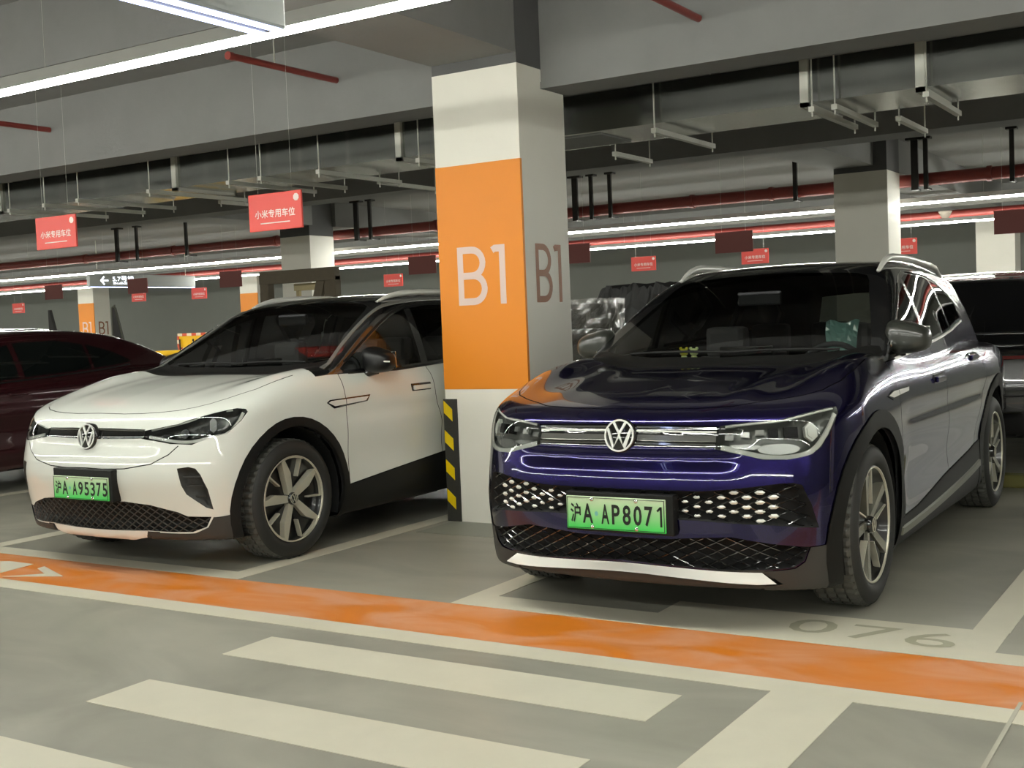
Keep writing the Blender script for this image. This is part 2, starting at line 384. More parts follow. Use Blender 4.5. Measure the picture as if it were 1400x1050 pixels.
for x in (-19.36, -18.78, -17.39, -13.2, -12.9, -8.88, -8.60, -8.28, -5.41, -3.80, -3.66, -2.61, 1.2):
    h = empty('pipe_hanger', (x, 16.3, 2.9), 'black steel drop hanger holding the thick red fire pipe', 'bracket', 'drop hangers of the red pipe')
    w = .045 if x in (-19.36, -13.2, -8.88, -3.80) else .028
    MB().box((-w, -.14, .0), (w, -.10, CEIL-2.9)).build('hanger_bar', M_black, h)
    MB().box((-w*2.4, -.16, CEIL-2.9-.03), (w*2.4, -.04, CEIL-2.9)).build('hanger_plate', M_black, h)
    MB().box((-.02, -.13, .0), (.02, .12, .028)).build('hanger_shelf', M_black, h)
pipe('fire_pipe', [(-40, 21.05, 2.90), (12, 21.05, 2.90)], .07, M_red, 'red fire pipe running low above the far bays beyond the rear aisle')
for x, z, w in ((-5.96, 3.28, 'above the sign of the white car'), (-2.986, 3.25, 'high above the violet car'), (-9.375, 3.31, 'above the sign of the empty bay')):
    branch_pipe(x, z, 'thin red sprinkler pipe running into the concrete beam '+w, 'sprinkler pipes from the beam')
pipe('cable_conduit', [(-40, 20.0, 3.0), (12, 20.0, 3.0)], .05, M_alu, 'pale cable conduit running above the far red pipe')

def light_box(loc, ln, label, hh=.34):
    o = empty('light_box_sign', loc, label, 'sign')
    MB().bbox((-.055, 0, 0), (.055, ln, hh), .012).build('sign_case', mat('light_box_face', (116, 120, 117), rough=.5), o)
    for sx in (-1, 1):
        MB().box((sx*.042-.010, .02, -.012), (sx*.042+.010, ln-.02, .0)).build('led_edge', emis('led_edge_blue', (.55, .62, 1.), 5.5), o)
    for yy in (.25, ln-.25): MB().tube([(0, yy, hh-.01), (0, yy, (4.15 if loc[1] < 6 else CEIL)-loc[2])], .008, 6).build('hanging_rod', M_strut, o)
    return o
light_box((-3.11, 1.45, 2.5), 1.94, 'white light box sign with two glowing lower edges above the crossing bars')
lb = light_box((-22., 17.54, 2.545), 3.1, 'white light box sign with a left arrow hanging over the rear aisle', .285)
M_lit = emis('lit_letters', (.85, .9, 1.), 3.)
fy = lambda yc, zc: (lambda a, b, d=0: (.058+d, yc+a, zc+b))
strokes([[(-.0, 0), (.2, 0)], [(.09, .09), (0, 0), (.09, -.09)]], .035, fy(.30, .14)).build('arrow_mark', M_lit, lb, fix=False)
text_obj('lit_text', '5.7号楼', .60, .13, fy(.92, .185), M_lit, lb); text_obj('lit_text', 'Building', .56, .075, fy(.92, .075), M_lit, lb)

def red_sign(x, y, ztop, label, group=None, back=False, w=.515, h=.27):
    o = empty('hanging_sign', (x, y, ztop), label, 'sign', group)
    MB().bbox((-w/2, -.008, -h), (w/2, .008, 0), .003).build('sign_board', M_signb if back else M_sign, o)
    d = 1 if back else -1
    mt = mat('sign_faint_print', (96, 44, 42), rough=.6) if back else M_signt
    f = lambda x0, z0: (lambda a, b: (x0-d*a, d*.0095, z0+b))
    text_obj('sign_text', '小米专用车位', w*.76, h*.23, f(0, -h*.55), mt, o, bold=.016)
    MB().add([f(-d*p, -h*.80)(0, q) for p, q in ((-w*.28, -.004), (w*.28, -.004), (w*.28, .004), (-w*.28, .004))], [(0, 1, 2, 3)]).build('sign_small_line', mt, o)
    MB().add([f(-d*w*.41+.028*math.cos(t*.7854+.39), -h*.18)(0, .028*math.sin(t*.7854+.39)) for t in range(8)], [tuple(range(8))]).build('sign_badge', mt, o)
    for xx in (-w*.32, w*.32): MB().tube([(xx, 0, 0), (xx, 0, CEIL-ztop)], .0012, 4).build('hanging_wire', M_strut, o)
    return o
red_sign(-6.05, 6.5, 2.39, 'red hanging sign with white lettering above the white car')
red_sign(-8.52, 6.5, 2.42, 'red hanging sign with white lettering above the empty bay')
for x, w in ((-5.75, 'over the violet car roof'), (-8.12, 'close behind the lettered column'), (-14.78, 'beside the timber frame'), (-17.1, 'in front of the arrow light box'), (-19.45, 'beyond the dark red car'), (-10.75, 'half hidden by the orange column face'), (-2.32, 'above the black SUV')):
    red_sign(x, 14.7, 2.44, 'brown back of a hanging sign '+w, 'sign backs of the second row', True)
for x, z, w in ((-9.95, 2.535, 'above the black covered heap'), (-7.72, 2.535, 'just over the roof of the violet car'), (-15.97, 2.535, 'between the timber frame and the orange column'), (-5.12, 2.535, 'half hidden behind the plain grey column'), (-24.12, 2.56, 'below the arrow light box'), (-21.95, 2.53, 'above the yellow cart')):
    red_sign(x, 20.75, z, 'small red hanging sign '+w, 'signs of the far row')
red_sign(-29.0, 20.75, 2.45, 'small red hanging sign far off beside the lit column')
cdet = MB().lathe([(.0, -.10), (.05, -.095), (.085, -.03), (.10, 0), (.0, 0)], lambda x, y, d: (x-3.9, y+18.4, d+CEIL-.82), 20)
tag(cdet.build('ceiling_detector', mat('detector_white', (226, 214, 200), rough=.5)), 'small white cone shaped detector hanging between the LED strips', 'detector')
# ------------------------------------------------------------------ implicit car shells
def tab(pts, s=0.03, n=1600):
    """smooth 1-D curve through the given knots, linear outside"""
    p = np.array(pts, float); x, y = p[:, 0], p[:, 1]
    m = 4*s; a, b = x[0]-m-.3, x[-1]+m+.3
    t = np.linspace(a, b, n); v = np.interp(t, x, y)
    l0 = (y[1]-y[0])/(x[1]-x[0]); l1 = (y[-1]-y[-2])/(x[-1]-x[-2])
    v = np.where(t < x[0], y[0]+l0*(t-x[0]), v); v = np.where(t > x[-1], y[-1]+l1*(t-x[-1]), v)
    d = t[1]-t[0]; r = int(4*s/d)+1
    k = np.exp(-.5*((np.arange(-r, r+1)*d)/s)**2); k /= k.sum()
    vp = np.concatenate([v[0]+(np.arange(-r, 0))*(v[1]-v[0]), v, v[-1]+np.arange(1, r+1)*(v[-1]-v[-2])])
    v = np.convolve(vp, k, 'valid')
    return lambda q: np.interp(q, t, v)
def smax(a, b, k):
    h = np.maximum(k-np.abs(a-b), 0)/k
    return np.maximum(a, b)+h*h*h*k/6
def smin(a, b, k): return -smax(-a, -b, k)
def ss(e0, e1, x):
    t = np.clip((x-e0)/(e1-e0), 0, 1); return t*t*(3-2*t)
def bump(x, c, w): return np.exp(-((x-c)/w)**2)

class Shell:
    """car body as an implicit surface: x across, u from the nose to the tail, z up"""
    def __init__(self, P):
        self.P = P
        self.f0 = tab(P['nose'], .022); self.bow = tab(P['bow'], .05)
        self.hood = tab(P['hood'], .06); self.crown = tab(P['crown'], .05)
        self.sec = tab(P['sec'], .045); self.plan = tab(P['plan'], .15)
        self.csec = tab(P['csec'], .09); self.cplan = tab(P['cplan'], .22)
        self.roof = tab(P['roof'], .10); self.ws = tab(P['ws'], .05); self.rg = tab(P['rg'], .04)
        self.tail = tab(P['tail'], .03); self.zb = tab(P['zb'], .06)
    def __call__(self, x, u, z):
        P = self.P; a = np.sqrt(x*x+1e-4)
        W = self.sec(z)+self.plan(u)
        mid = ss(P['hub'][0]+.35, P['hub'][0]+.65, u)*(1-ss(P['hub'][1]-.6, P['hub'][1]-.3, u))
        W = W-P['scallop']*mid*bump(z, .56, .13)-P['scallop']*.45*mid*bump(z, .83, .05)
        W = W+P['flare']*sum(bump(u, h, .36)*bump(z, .66, .30) for h in P['hub'])
        W = W+P['haunch']*bump(u, P['hub'][1]+.1, .55)*bump(z, .93, .10)
        T = self.hood(u)-self.crown(a)
        T = T+P['ridge']*bump(a, P['ridgex']+.10*u, .07)*ss(.12, .45, u)*(1-ss(.9, 1.25, u))
        T = T+P['crest']*bump(a, .78, .17)*ss(.25, .95, u)*(1-ss(1.1, 1.95, u))
        F = self.f0(z)+self.bow(a)
        for (zc, zw, d, amax) in P['fdents']:
            F = F+d*bump(z, zc, zw)*(1-ss(amax-.10, amax+.05, a))
        R = self.tail(z)-self.bow(a)*.9
        low = smax(a-W, z-T, P['kt'])
        low = smax(low, F-u, P['kf'])
        low = smax(low, u-R, .10)
        low = smax(low, self.zb(u)-z, .03)
        Wc = self.csec(z)+self.cplan(u)
        rf = self.roof(u)-P['rcrown']*(a/.6)**2-.04*ss(.52, .78, a)
        wsu = self.ws(z)+P['wsbow']*(a/.7)**2
        rgu = self.rg(z)-.16*(a/.7)**2
        cab = smax(a-Wc, z-rf, .09)
        cab = smax(cab, (wsu-u)*.6, .05)
        cab = smax(cab, (u-rgu)*.9, .05)
        cab = smax(cab, .97-z, .04)
        return smin(low, cab, .035)
    def grad(self, p, e=.002):
        x, u, z = p.T
        return np.stack([self(x+e, u, z)-self(x-e, u, z), self(x, u+e, z)-self(x, u-e, z), self(x, u, z+e)-self(x, u, z-e)], 1)/(2*e)
    def project(self, p, it=4):
        for _ in range(it):
            g = self.grad(p); v = self(*p.T)
            st = (v/np.maximum((g*g).sum(1), .05)); st = np.clip(st, -.02, .02)
            p = p-g*st[:, None]
        return p
    def normals(self, p):
        g = self.grad(p, .004); return g/np.maximum(np.linalg.norm(g, axis=1), 1e-6)[:, None]

def surface_nets(fn, lo, hi, h):
    n = [int(round((hi[i]-lo[i])/h))+1 for i in range(3)]
    ax = [lo[i]+h*np.arange(n[i]) for i in range(3)]
    X, U, Z = np.meshgrid(*ax, indexing='ij'); V = fn(X, U, Z)
    I = V < 0
    c = [(i, j, k) for i in (0, 1) for j in (0, 1) for k in (0, 1)]
    sl = lambda A, o: A[o[0]:n[0]-1+o[0], o[1]:n[1]-1+o[1], o[2]:n[2]-1+o[2]]
    cnt = sum(sl(I, o).astype(np.int8) for o in c); act = (cnt > 0) & (cnt < 8)
    idx = np.full(act.shape, -1, np.int64); ci = np.argwhere(act); idx[act] = np.arange(len(ci))
    acc = np.zeros((len(ci), 3)); num = np.zeros(len(ci))
    for o in c:
        for d in range(3):
            if o[d]: continue
            o2 = list(o); o2[d] = 1
            a = sl(V, o)[act]; b = sl(V, o2)[act]; m = (a < 0) != (b < 0)
            t = np.where(m, a/np.where(m, a-b, 1), 0)
            q = np.tile(np.array(o, float), (len(ci), 1)); q[:, d] = t
            acc[m] += q[m]; num[m] += 1
    P = (ci+acc/num[:, None])*h+np.array(lo)
    F = []
    for d in range(3):
        e = [1, 2] if d == 0 else [2, 0] if d == 1 else [0, 1]
        s0 = [slice(None)]*3; s1 = [slice(None)]*3; s0[d] = slice(0, n[d]-1); s1[d] = slice(1, n[d])
        A = I[tuple(s0)]; B = I[tuple(s1)]; g = np.argwhere(A != B)
        ok = np.ones(len(g), bool)
        for k in e: ok &= (g[:, k] > 0) & (g[:, k] < n[k]-1)
        g = g[ok]; ins = A[tuple(g.T)]
        q = []
        for (p1, p2) in ((0, 0), (1, 0), (1, 1), (0, 1)):
            w = g.copy(); w[:, e[0]] -= p1; w[:, e[1]] -= p2; q.append(idx[tuple(w.T)])
        q = np.stack(q, 1); q = np.where(ins[:, None], q, q[:, ::-1])
        F.append(q)
    return P, np.concatenate(F)

PURPLE = dict(crest=.075, hub=(.83, 3.84), scallop=.022, flare=.012, haunch=.03, ridge=.010, ridgex=.42, kt=.07, kf=.09, rcrown=.022, wsbow=.09,
    nose=[(.13, .13), (.18, .072), (.25, .055), (.34, .042), (.44, .025), (.54, .012), (.62, .018), (.70, .03), (.78, .045), (.86, .06), (.92, .085), (.965, .125), (1.0, .20), (1.05, .36)],
    fdents=[(.855, .042, .012, .60), (.755, .04, .012, .55)],
    bow=[(0, 0), (.2, .006), (.4, .03), (.55, .065), (.68, .115), (.78, .175), (.86, .25), (.92, .35), (.96, .50), (1.0, .8)],
    hood=[(.0, .90), (.12, .955), (.22, .992), (.4, 1.032), (.7, 1.075), (1.0, 1.105), (1.3, 1.128), (2, 1.14), (4, 1.14), (4.6, 1.12), (5, 1.05)],
    crown=[(0, 0), (.3, .004), (.5, .010), (.65, .018), (.76, .026), (.85, .042), (.93, .08), (1.0, .14)],
    sec=[(.14, .87), (.22, .90), (.30, .914), (.40, .922), (.52, .930), (.66, .938), (.80, .942), (.88, .942), (.95, .937), (1.0, .928), (1.05, .910), (1.10, .88), (1.2, .80)],
    plan=[(0, 0), (.5, 0), (1.2, 0), (3.0, 0), (3.6, -.015), (4.2, -.045), (4.6, -.09), (5.0, -.15)],
    csec=[(.95, .90), (1.04, .885), (1.12, .868), (1.22, .84), (1.35, .795), (1.48, .742), (1.58, .695), (1.68, .63)],
    cplan=[(1.0, -.01), (1.5, .0), (2.1, 0), (2.6, -.025), (3.1, -.07), (3.7, -.13), (4.2, -.17), (4.5, -.19), (4.9, -.22)],
    roof=[(1.7, 1.53), (1.95, 1.60), (2.15, 1.64), (2.4, 1.667), (2.8, 1.683), (3.2, 1.683), (3.7, 1.662), (4.2, 1.615), (4.6, 1.56)],
    ws=[(1.0, .98), (1.1, 1.15), (1.2, 1.325), (1.3, 1.51), (1.4, 1.70), (1.5, 1.895), (1.58, 2.06), (1.7, 2.33)],
    rg=[(1.0, 4.86), (1.1, 4.80), (1.3, 4.69), (1.5, 4.55), (1.65, 4.42)],
    tail=[(.2, 4.78), (.3, 4.86), (.5, 4.92), (.7, 4.92), (.95, 4.87), (1.1, 4.80), (1.2, 4.70)],
    zb=[(0, .19), (.3, .18), (.8, .18), (3.8, .20), (4.5, .24), (4.9, .30)])
WHITE = dict(PURPLE, bow=[(0, 0), (.2, .006), (.4, .03), (.55, .06), (.68, .10), (.78, .15), (.86, .21), (.92, .29), (.96, .42), (1.0, .7)],
    sec=[(.14, .86), (.22, .91), (.30, .938), (.40, .945), (.52, .946), (.66, .945), (.80, .942), (.88, .938), (.95, .932), (1.0, .924), (1.05, .906), (1.10, .88), (1.2, .80)],
    wsbow=.06, crest=.058, hub=(.81, 3.61), ridge=.005, ridgex=.40, haunch=.02,
    nose=[(.14, .15), (.19, .092), (.25, .075), (.34, .058), (.44, .035), (.54, .012), (.60, .012), (.68, .025), (.76, .045), (.84, .065), (.90, .095), (.945, .14), (.985, .22), (1.03, .38)],
    hood=[(.0, .875), (.12, .93), (.22, .972), (.4, 1.020), (.7, 1.07), (1.0, 1.105), (1.3, 1.128), (2, 1.14), (3.7, 1.14), (4.3, 1.12), (4.7, 1.05)],
    plan=[(0, 0), (.5, 0), (1.2, 0), (2.8, 0), (3.3, -.015), (3.9, -.045), (4.3, -.09), (4.7, -.15)],
    cplan=[(1.0, -.01), (1.5, 0), (2.1, 0), (2.5, -.015), (3.0, -.05), (3.6, -.11), (4.1, -.18), (4.6, -.25)],
    roof=[(1.7, 1.515), (1.95, 1.58), (2.15, 1.61), (2.4, 1.63), (2.7, 1.64), (3.0, 1.635), (3.5, 1.60), (4.0, 1.54), (4.4, 1.48)],
    rg=[(1.0, 4.52), (1.1, 4.45), (1.3, 4.25), (1.5, 4.02), (1.65, 3.86)],
    tail=[(.2, 4.48), (.3, 4.56), (.5, 4.62), (.7, 4.62), (.95, 4.57), (1.1, 4.50), (1.2, 4.40)],
    zb=[(0, .215), (.3, .20), (.8, .19), (3.6, .20), (4.2, .24), (4.6, .30)])
# ------------------------------------------------------------------ cutting a shell into panels
def mir(p): return [(-x, y, z) for (x, y, z) in p]
def full(half):
    """closed outline from its right half (first and last point on the middle line)"""
    h = [(0.,)+tuple(half[0][1:])]+[tuple(q) for q in half[1:-1]]+[(0.,)+tuple(half[-1][1:])]
    return h+[(-x, y, z) for (x, y, z) in h[-2:0:-1]]
def inside(q, poly):
    x, y = q[:, 0], q[:, 1]; r = np.zeros(len(q), bool); n = len(poly); j = n-1
    for i in range(n):
        xi, yi = poly[i]; xj, yj = poly[j]
        if yi != yj: r ^= ((yi > y) != (yj > y)) & (x < (xj-xi)*(y-yi)/(yj-yi)+xi)
        j = i
    return r
def seg_dist(q, poly):
    """distance of points to each edge of a closed polygon -> (n points, n edges)"""
    A = np.array(poly); B = np.roll(A, -1, 0); d = B-A; L = (d*d).sum(1)+1e-12
    t = np.clip(((q[:, None]-A[None])*d).sum(2)/L, 0, 1)
    return np.linalg.norm(q[:, None]-(A+t[..., None]*d), axis=2)
class Cutter:
    def __init__(s, V, F, S):
        s.S = S; s.poly = [V[f] for f in F]; s.part = np.array(['body']*len(F), dtype=object); s.refresh()
    def stats(s, polys):
        c = np.array([p.mean(0) for p in polys]); r = np.array([np.sqrt(((p-q)**2).sum(1).max()) for p, q in zip(polys, c)])
        g = s.S.grad(c, .004); g /= np.maximum(np.linalg.norm(g, axis=1), 1e-6)[:, None]; return c, r, g
    def refresh(s): s.cen, s.rad, s.nor = s.stats(s.poly)
    def cut(s, poly3, part, d=None, only=None, thr=.05):
        P = np.array(poly3, float)
        if d is None: d = s.S.normals(P).mean(0)
        d = np.array(d, float); d /= np.linalg.norm(d)
        e1 = np.cross(d, (0, 0, 1.) if abs(d[2]) < .9 else (0, 1., 0)); e1 /= np.linalg.norm(e1); e2 = np.cross(e1, d)
        E = np.stack([e1, e2], 1); P2 = P@E
        lo, hi = P2.min(0), P2.max(0); c2 = s.cen@E
        m = ((c2+s.rad[:, None] > lo) & (c2-s.rad[:, None] < hi)).all(1)
        if thr is not None: m &= (s.nor@d) > thr
        if only is not None: m &= np.isin(s.part, only)
        ci = np.where(m)[0]
        if len(ci) == 0: return
        D = seg_dist(c2[ci], P2); near = D < s.rad[ci][:, None]+1e-6
        simple = ~near.any(1); ins = inside(c2[ci], P2)
        s.part[ci[simple & ins]] = part
        A = P2; B = np.roll(P2, -1, 0)
        newp, newt, dead = [], [], []
        for k, fi in enumerate(ci):
            if simple[k]: continue
            pcs = [s.poly[fi]]
            for e in np.where(near[k])[0]:
                a, b = A[e], B[e]; nn = np.array([-(b-a)[1], (b-a)[0]]); ln = np.linalg.norm(nn)
                if ln < 1e-9: continue
                nn /= ln; out = []
                for pc in pcs:
                    q = (pc@E-a)@nn
                    if q.max() < 1e-5 or q.min() > -1e-5: out.append(pc); continue
                    f, g = [], []
                    n = len(pc)
                    for i in range(n):
                        j = (i+1) % n; qi, qj = q[i], q[j]
                        if qi >= -1e-7: f.append(pc[i])
                        if qi <= 1e-7: g.append(pc[i])
                        if (qi > 1e-7 and qj < -1e-7) or (qi < -1e-7 and qj > 1e-7):
                            x = pc[i]+(pc[j]-pc[i])*(qi/(qi-qj)); f.append(x); g.append(x)
                    if len(f) > 2: out.append(np.array(f))
                    if len(g) > 2: out.append(np.array(g))
                pcs = out
            ct = np.array([p.mean(0) for p in pcs])@E; io = inside(ct, P2)
            for p, t in zip(pcs, io): newp.append(p); newt.append(part if t else s.part[fi])
            dead.append(fi)
        if dead:
            keep = np.ones(len(s.poly), bool); keep[dead] = False
            c, r, g = s.stats(newp)
            s.part[dead] = None; s.rad[dead] = -9.; s.poly += newp
            nt = np.empty(len(newt), dtype=object); nt[:] = newt
            s.part = np.concatenate([s.part, nt])
            s.cen = np.concatenate([s.cen, c]); s.rad = np.concatenate([s.rad, r]); s.nor = np.concatenate([s.nor, g])
    def stroke(s, line, w, part=None, only=None, both=True):
        for L in ([line, mir(line)] if both else [line]):
            L = np.array(L, float); N = s.S.normals(L)
            for i in range(len(L)-1):
                a, b = L[i], L[i+1]; n = N[i]+N[i+1]; t = b-a; t /= np.linalg.norm(t); q = np.cross(n, t); q *= w/2/np.linalg.norm(q)
                x = t*w*.3
                s.cut([a-q-x, b-q+x, b+q+x, a+q-x], part, d=n, only=only)
    def faces(s, parts):
        parts = [parts] if isinstance(parts, str) else parts
        return [s.poly[i] for i in np.where(np.isin(s.part, parts))[0]]
    def mesh(s, name, polys, off=0., offfn=None, flip=False):
        if not polys: return None
        ln = [len(p) for p in polys]; allv = np.concatenate(polys)
        key = np.round(allv*2e4).astype(np.int64); u, ix, inv = np.unique(key, axis=0, return_index=True, return_inverse=True)
        inv = inv.ravel(); V = s.S.project(allv[ix], 2); N = s.S.normals(V)
        o = off if offfn is None else offfn(V)[:, None]
        V = V+N*o
        F = []; k = 0
        for n in ln:
            f = inv[k:k+n]; k += n
            g = [int(f[i]) for i in range(n) if f[i] != f[i-1]]
            if len(set(g)) == len(g) and len(g) > 2: F.append(g[::-1] if flip else g)
        me = bpy.data.meshes.new(name); me.from_pydata(V.tolist(), [], F)
        me.polygons.foreach_set('use_smooth', [True]*len(F))
        if offfn is None: me.normals_split_custom_set_from_vertices(((-N if flip else N)).tolist())
        return me
    def pieces(s, name, parts, m, parent, off=0.):
        """one object for each connected piece; crumbs go to the largest"""
        polys = s.faces(parts)
        if not polys: return []
        allv = np.concatenate(polys); key = np.round(allv*2e3).astype(np.int64)
        u, inv = np.unique(key, axis=0, return_inverse=True); inv = inv.ravel(); lab = np.arange(len(u))
        ln = np.array([len(p) for p in polys]); st = np.r_[0, np.cumsum(ln)[:-1]]; fi = np.repeat(np.arange(len(polys)), ln)
        while True:
            mn = np.minimum.reduceat(lab[inv], st); new = lab.copy(); np.minimum.at(new, inv, mn[fi])
            new = new[new]
            if (new == lab).all(): break
            lab = new
        fl = lab[inv[st]]; ids, cnt = np.unique(fl, return_counts=True); big = ids[cnt > 20]
        if len(big) == 0: big = ids[:1]
        out = []
        
        for b in sorted(big, key=lambda q: -(fl == q).sum()):
            out.append(s.obj(name, None, m, parent, off, polys=[polys[i] for i in np.where(fl == b)[0]]))
        return out
    def obj(s, name, parts, m, parent, off=0., offfn=None, polys=None):
        me = s.mesh(name, polys if polys is not None else s.faces(parts), off, offfn)
        if me is None: return None
        me.materials.append(m); o = bpy.data.objects.new(name, me); COL.objects.link(o); o.parent = parent
        return o
def front_u(S, x, z, u0=-.15, u1=.9):
    x = np.asarray(x, float); z = np.asarray(z, float); us = np.linspace(u0, u1, 160)
    v = S(x[:, None], us[None], z[:, None]+0*us[None]); k = np.argmax(v < 0, 1); k = np.maximum(k, 1)
    a, b = us[k-1], us[k]; va = v[np.arange(len(x)), k-1]; vb = v[np.arange(len(x)), k]
    return a+(b-a)*va/np.where(np.abs(va-vb) < 1e-9, 1e-9, va-vb)
def side_x(S, u, z):
    u = np.asarray(u, float); z = np.asarray(z, float); xs = np.linspace(1.12, .3, 160)
    v = S(xs[None]+0*u[:, None], u[:, None], z[:, None]); k = np.maximum(np.argmax(v < 0, 1), 1)
    a, b = xs[k-1], xs[k]; va = v[np.arange(len(u)), k-1]; vb = v[np.arange(len(u)), k]
    return a+(b-a)*va/np.where(np.abs(va-vb) < 1e-9, 1e-9, va-vb)
def on_front(S, xz):
    q = np.array(xz, float); return np.c_[q[:, 0], front_u(S, q[:, 0], q[:, 1]), q[:, 1]]
def on_side(S, uz):
    q = np.array(uz, float); return np.c_[side_x(S, q[:, 0], q[:, 1]), q[:, 0], q[:, 1]]
def lattice(S, poly_xz, du, dz, off, r, mname, m, parent, stag=True):
    """diamond mesh stretched over the nose, clipped to an outline given in (x, z)"""
    P = np.array(poly_xz); lo, hi = P.min(0), P.max(0); mb = MB()
    sl = dz/du
    for sg in (1, -1):
        n0 = int((lo[0]-(hi[1]-lo[1])/sl)/du)-2; n1 = int((hi[0]+(hi[1]-lo[1])/sl)/du)+2
        for n in range(n0, n1+1):
            t = np.linspace(0, 1, 90); z = lo[1]+(hi[1]-lo[1])*t; x = n*du+sg*(z-lo[1])/sl
            ok = inside(np.c_[x, z], P)
            run = []
            for i in range(len(t)+1):
                if i < len(t) and ok[i]: run.append(i)
                else:
                    if len(run) > 2:
                        q = on_front(S, np.c_[x[run], z[run]][::3] if len(run) > 6 else np.c_[x[run], z[run]]); q = q-S.normals(q)*off
                        mb.tube(q, r, 4, smooth=False)
                    run = []
    return mb.build(mname, m, parent)
def ribbon3(S, pts, w, th, off, closed=False):
    """strip of rectangular section lying on the shell along a 3-D line"""
    P = np.array(pts, float); n = len(P); N = S.normals(P); mb = MB(); rings = []
    for i in range(n):
        a = P[(i-1) % n] if (closed or i) else P[i]; b = P[(i+1) % n] if (closed or i < n-1) else P[i]
        t = b-a; t /= np.linalg.norm(t); q = np.cross(N[i], t); q /= np.linalg.norm(q); c = P[i]+N[i]*off
        rings.append([c-q*w/2, c-q*w/2*.8+N[i]*th, c+q*w/2*.8+N[i]*th, c+q*w/2])
    v = [p for r in rings for p in r]; f = []
    for i in range(n if closed else n-1):
        j = (i+1) % n
        for k in range(4): f.append((i*4+k, i*4+(k+1) % 4, j*4+(k+1) % 4, j*4+k))
    if not closed: f += [(3, 2, 1, 0), tuple((n-1)*4+k for k in range(4))]
    return mb.add(v, f)
def resample(pts, n, closed=False):
    P = np.array(pts, float)
    if closed: P = np.vstack([P, P[:1]])
    d = np.r_[0, np.cumsum(np.linalg.norm(np.diff(P, axis=0), axis=1))]; t = np.linspace(0, d[-1], n+(1 if closed else 0))
    Q = np.stack([np.interp(t, d, P[:, k]) for k in range(P.shape[1])], 1); return Q[:-1] if closed else Q
def chaikin(P, it=2, closed=False):
    P = [np.array(p, float) for p in P]
    for _ in range(it):
        Q = []; n = len(P)
        for i in range(n if closed else n-1):
            a, b = P[i], P[(i+1) % n]; Q += [a*.75+b*.25, a*.25+b*.75]
        P = Q if closed else [P[0]]+Q[1:-1]+[P[-1]]
    return np.array(P)

# ------------------------------------------------------------------ car materials
M_purple = mat('violet_metallic_paint', (.008, .005, .046), rough=.20, metal=.9, coat=1.0, flake=(.028, .018, .17))
M_whitep = mat('white_car_paint', (223, 225, 217), rough=.35, coat=1.0)
M_blackp = mat('black_gloss_paint', (.006, .006, .007), rough=.18, coat=1.0)
M_plast = mat('dark_grey_plastic', (54, 54, 51), rough=.55, bump=.05, bscale=400)
M_arch = mat('black_arch_plastic', (19, 19, 18), rough=.5, spec=.3)
M_under = mat('underbody_black', (12, 12, 12), rough=.8)
M_chrome = mat('chrome', (220, 222, 220), rough=.10, metal=1.)
M_silver = mat('silver_trim', (228, 227, 220), rough=.32, metal=.15)
M_drl = mat('white_light_guide', (236, 238, 230), rough=.2, coat=.5)
M_refl = mat('lamp_reflector', (190, 192, 188), rough=.25, metal=.6)
M_lampgr = mat('lamp_grey_bezel', (104, 106, 102), rough=.3, metal=.4)
M_lampmid = mat('lamp_mid_bezel', (66, 67, 66), rough=.25, metal=.4)
M_lampdk = mat('lamp_dark_bezel', (30, 30, 32), rough=.25, metal=.3)
M_tyre = mat('tyre_rubber', (40, 40, 38), rough=.6)
M_rimdk = mat('rim_black', (22, 22, 22), rough=.3, coat=.5)
M_rimsv = mat('rim_machined_silver', (204, 200, 182), rough=.3, metal=.35)
M_tread = mat('tyre_tread_lit_grey', (80, 80, 75), rough=.7)  # light on the tread painted in: paler than the sidewall rubber
M_rimgr = mat('rim_smoked_silver', (150, 148, 134), rough=.25, metal=.6)
M_gloss = mat('piano_black', (.008, .008, .008), rough=.08, coat=1.)
M_inter = mat('cabin_dark_trim', (40, 40, 44), rough=.7)
M_seat = mat('seat_fabric', (66, 64, 66), rough=.8)
M_glass = glass('window_clear_tint', (.84, .87, .84)); M_glassd = glass('window_privacy_tint', (.12, .13, .12)); M_lens = glass('lamp_lens', (.93, .94, .93), 1.45)
def plate_material():
    m = mat('green_plate_print', (120, 220, 120), rough=.4); nt = m.node_tree; b = nt.nodes['Principled BSDF']
    tc = nt.nodes.new('ShaderNodeTexCoord'); sp = nt.nodes.new('ShaderNodeSeparateXYZ'); nt.links.new(tc.outputs['Generated'], sp.inputs[0])
    r = nt.nodes.new('ShaderNodeValToRGB'); r.color_ramp.elements[0].color = srgb(66, 214, 92); r.color_ramp.elements[1].color = srgb(206, 226, 188)
    r.color_ramp.elements[0].position = .05; r.color_ramp.elements[1].position = .95
    nt.links.new(sp.outputs[2], r.inputs[0]); nt.links.new(r.outputs[0], b.inputs['Base Color']); return m
M_plate = plate_material(); M_platet = mat('plate_black_print', (20, 26, 18), rough=.5)

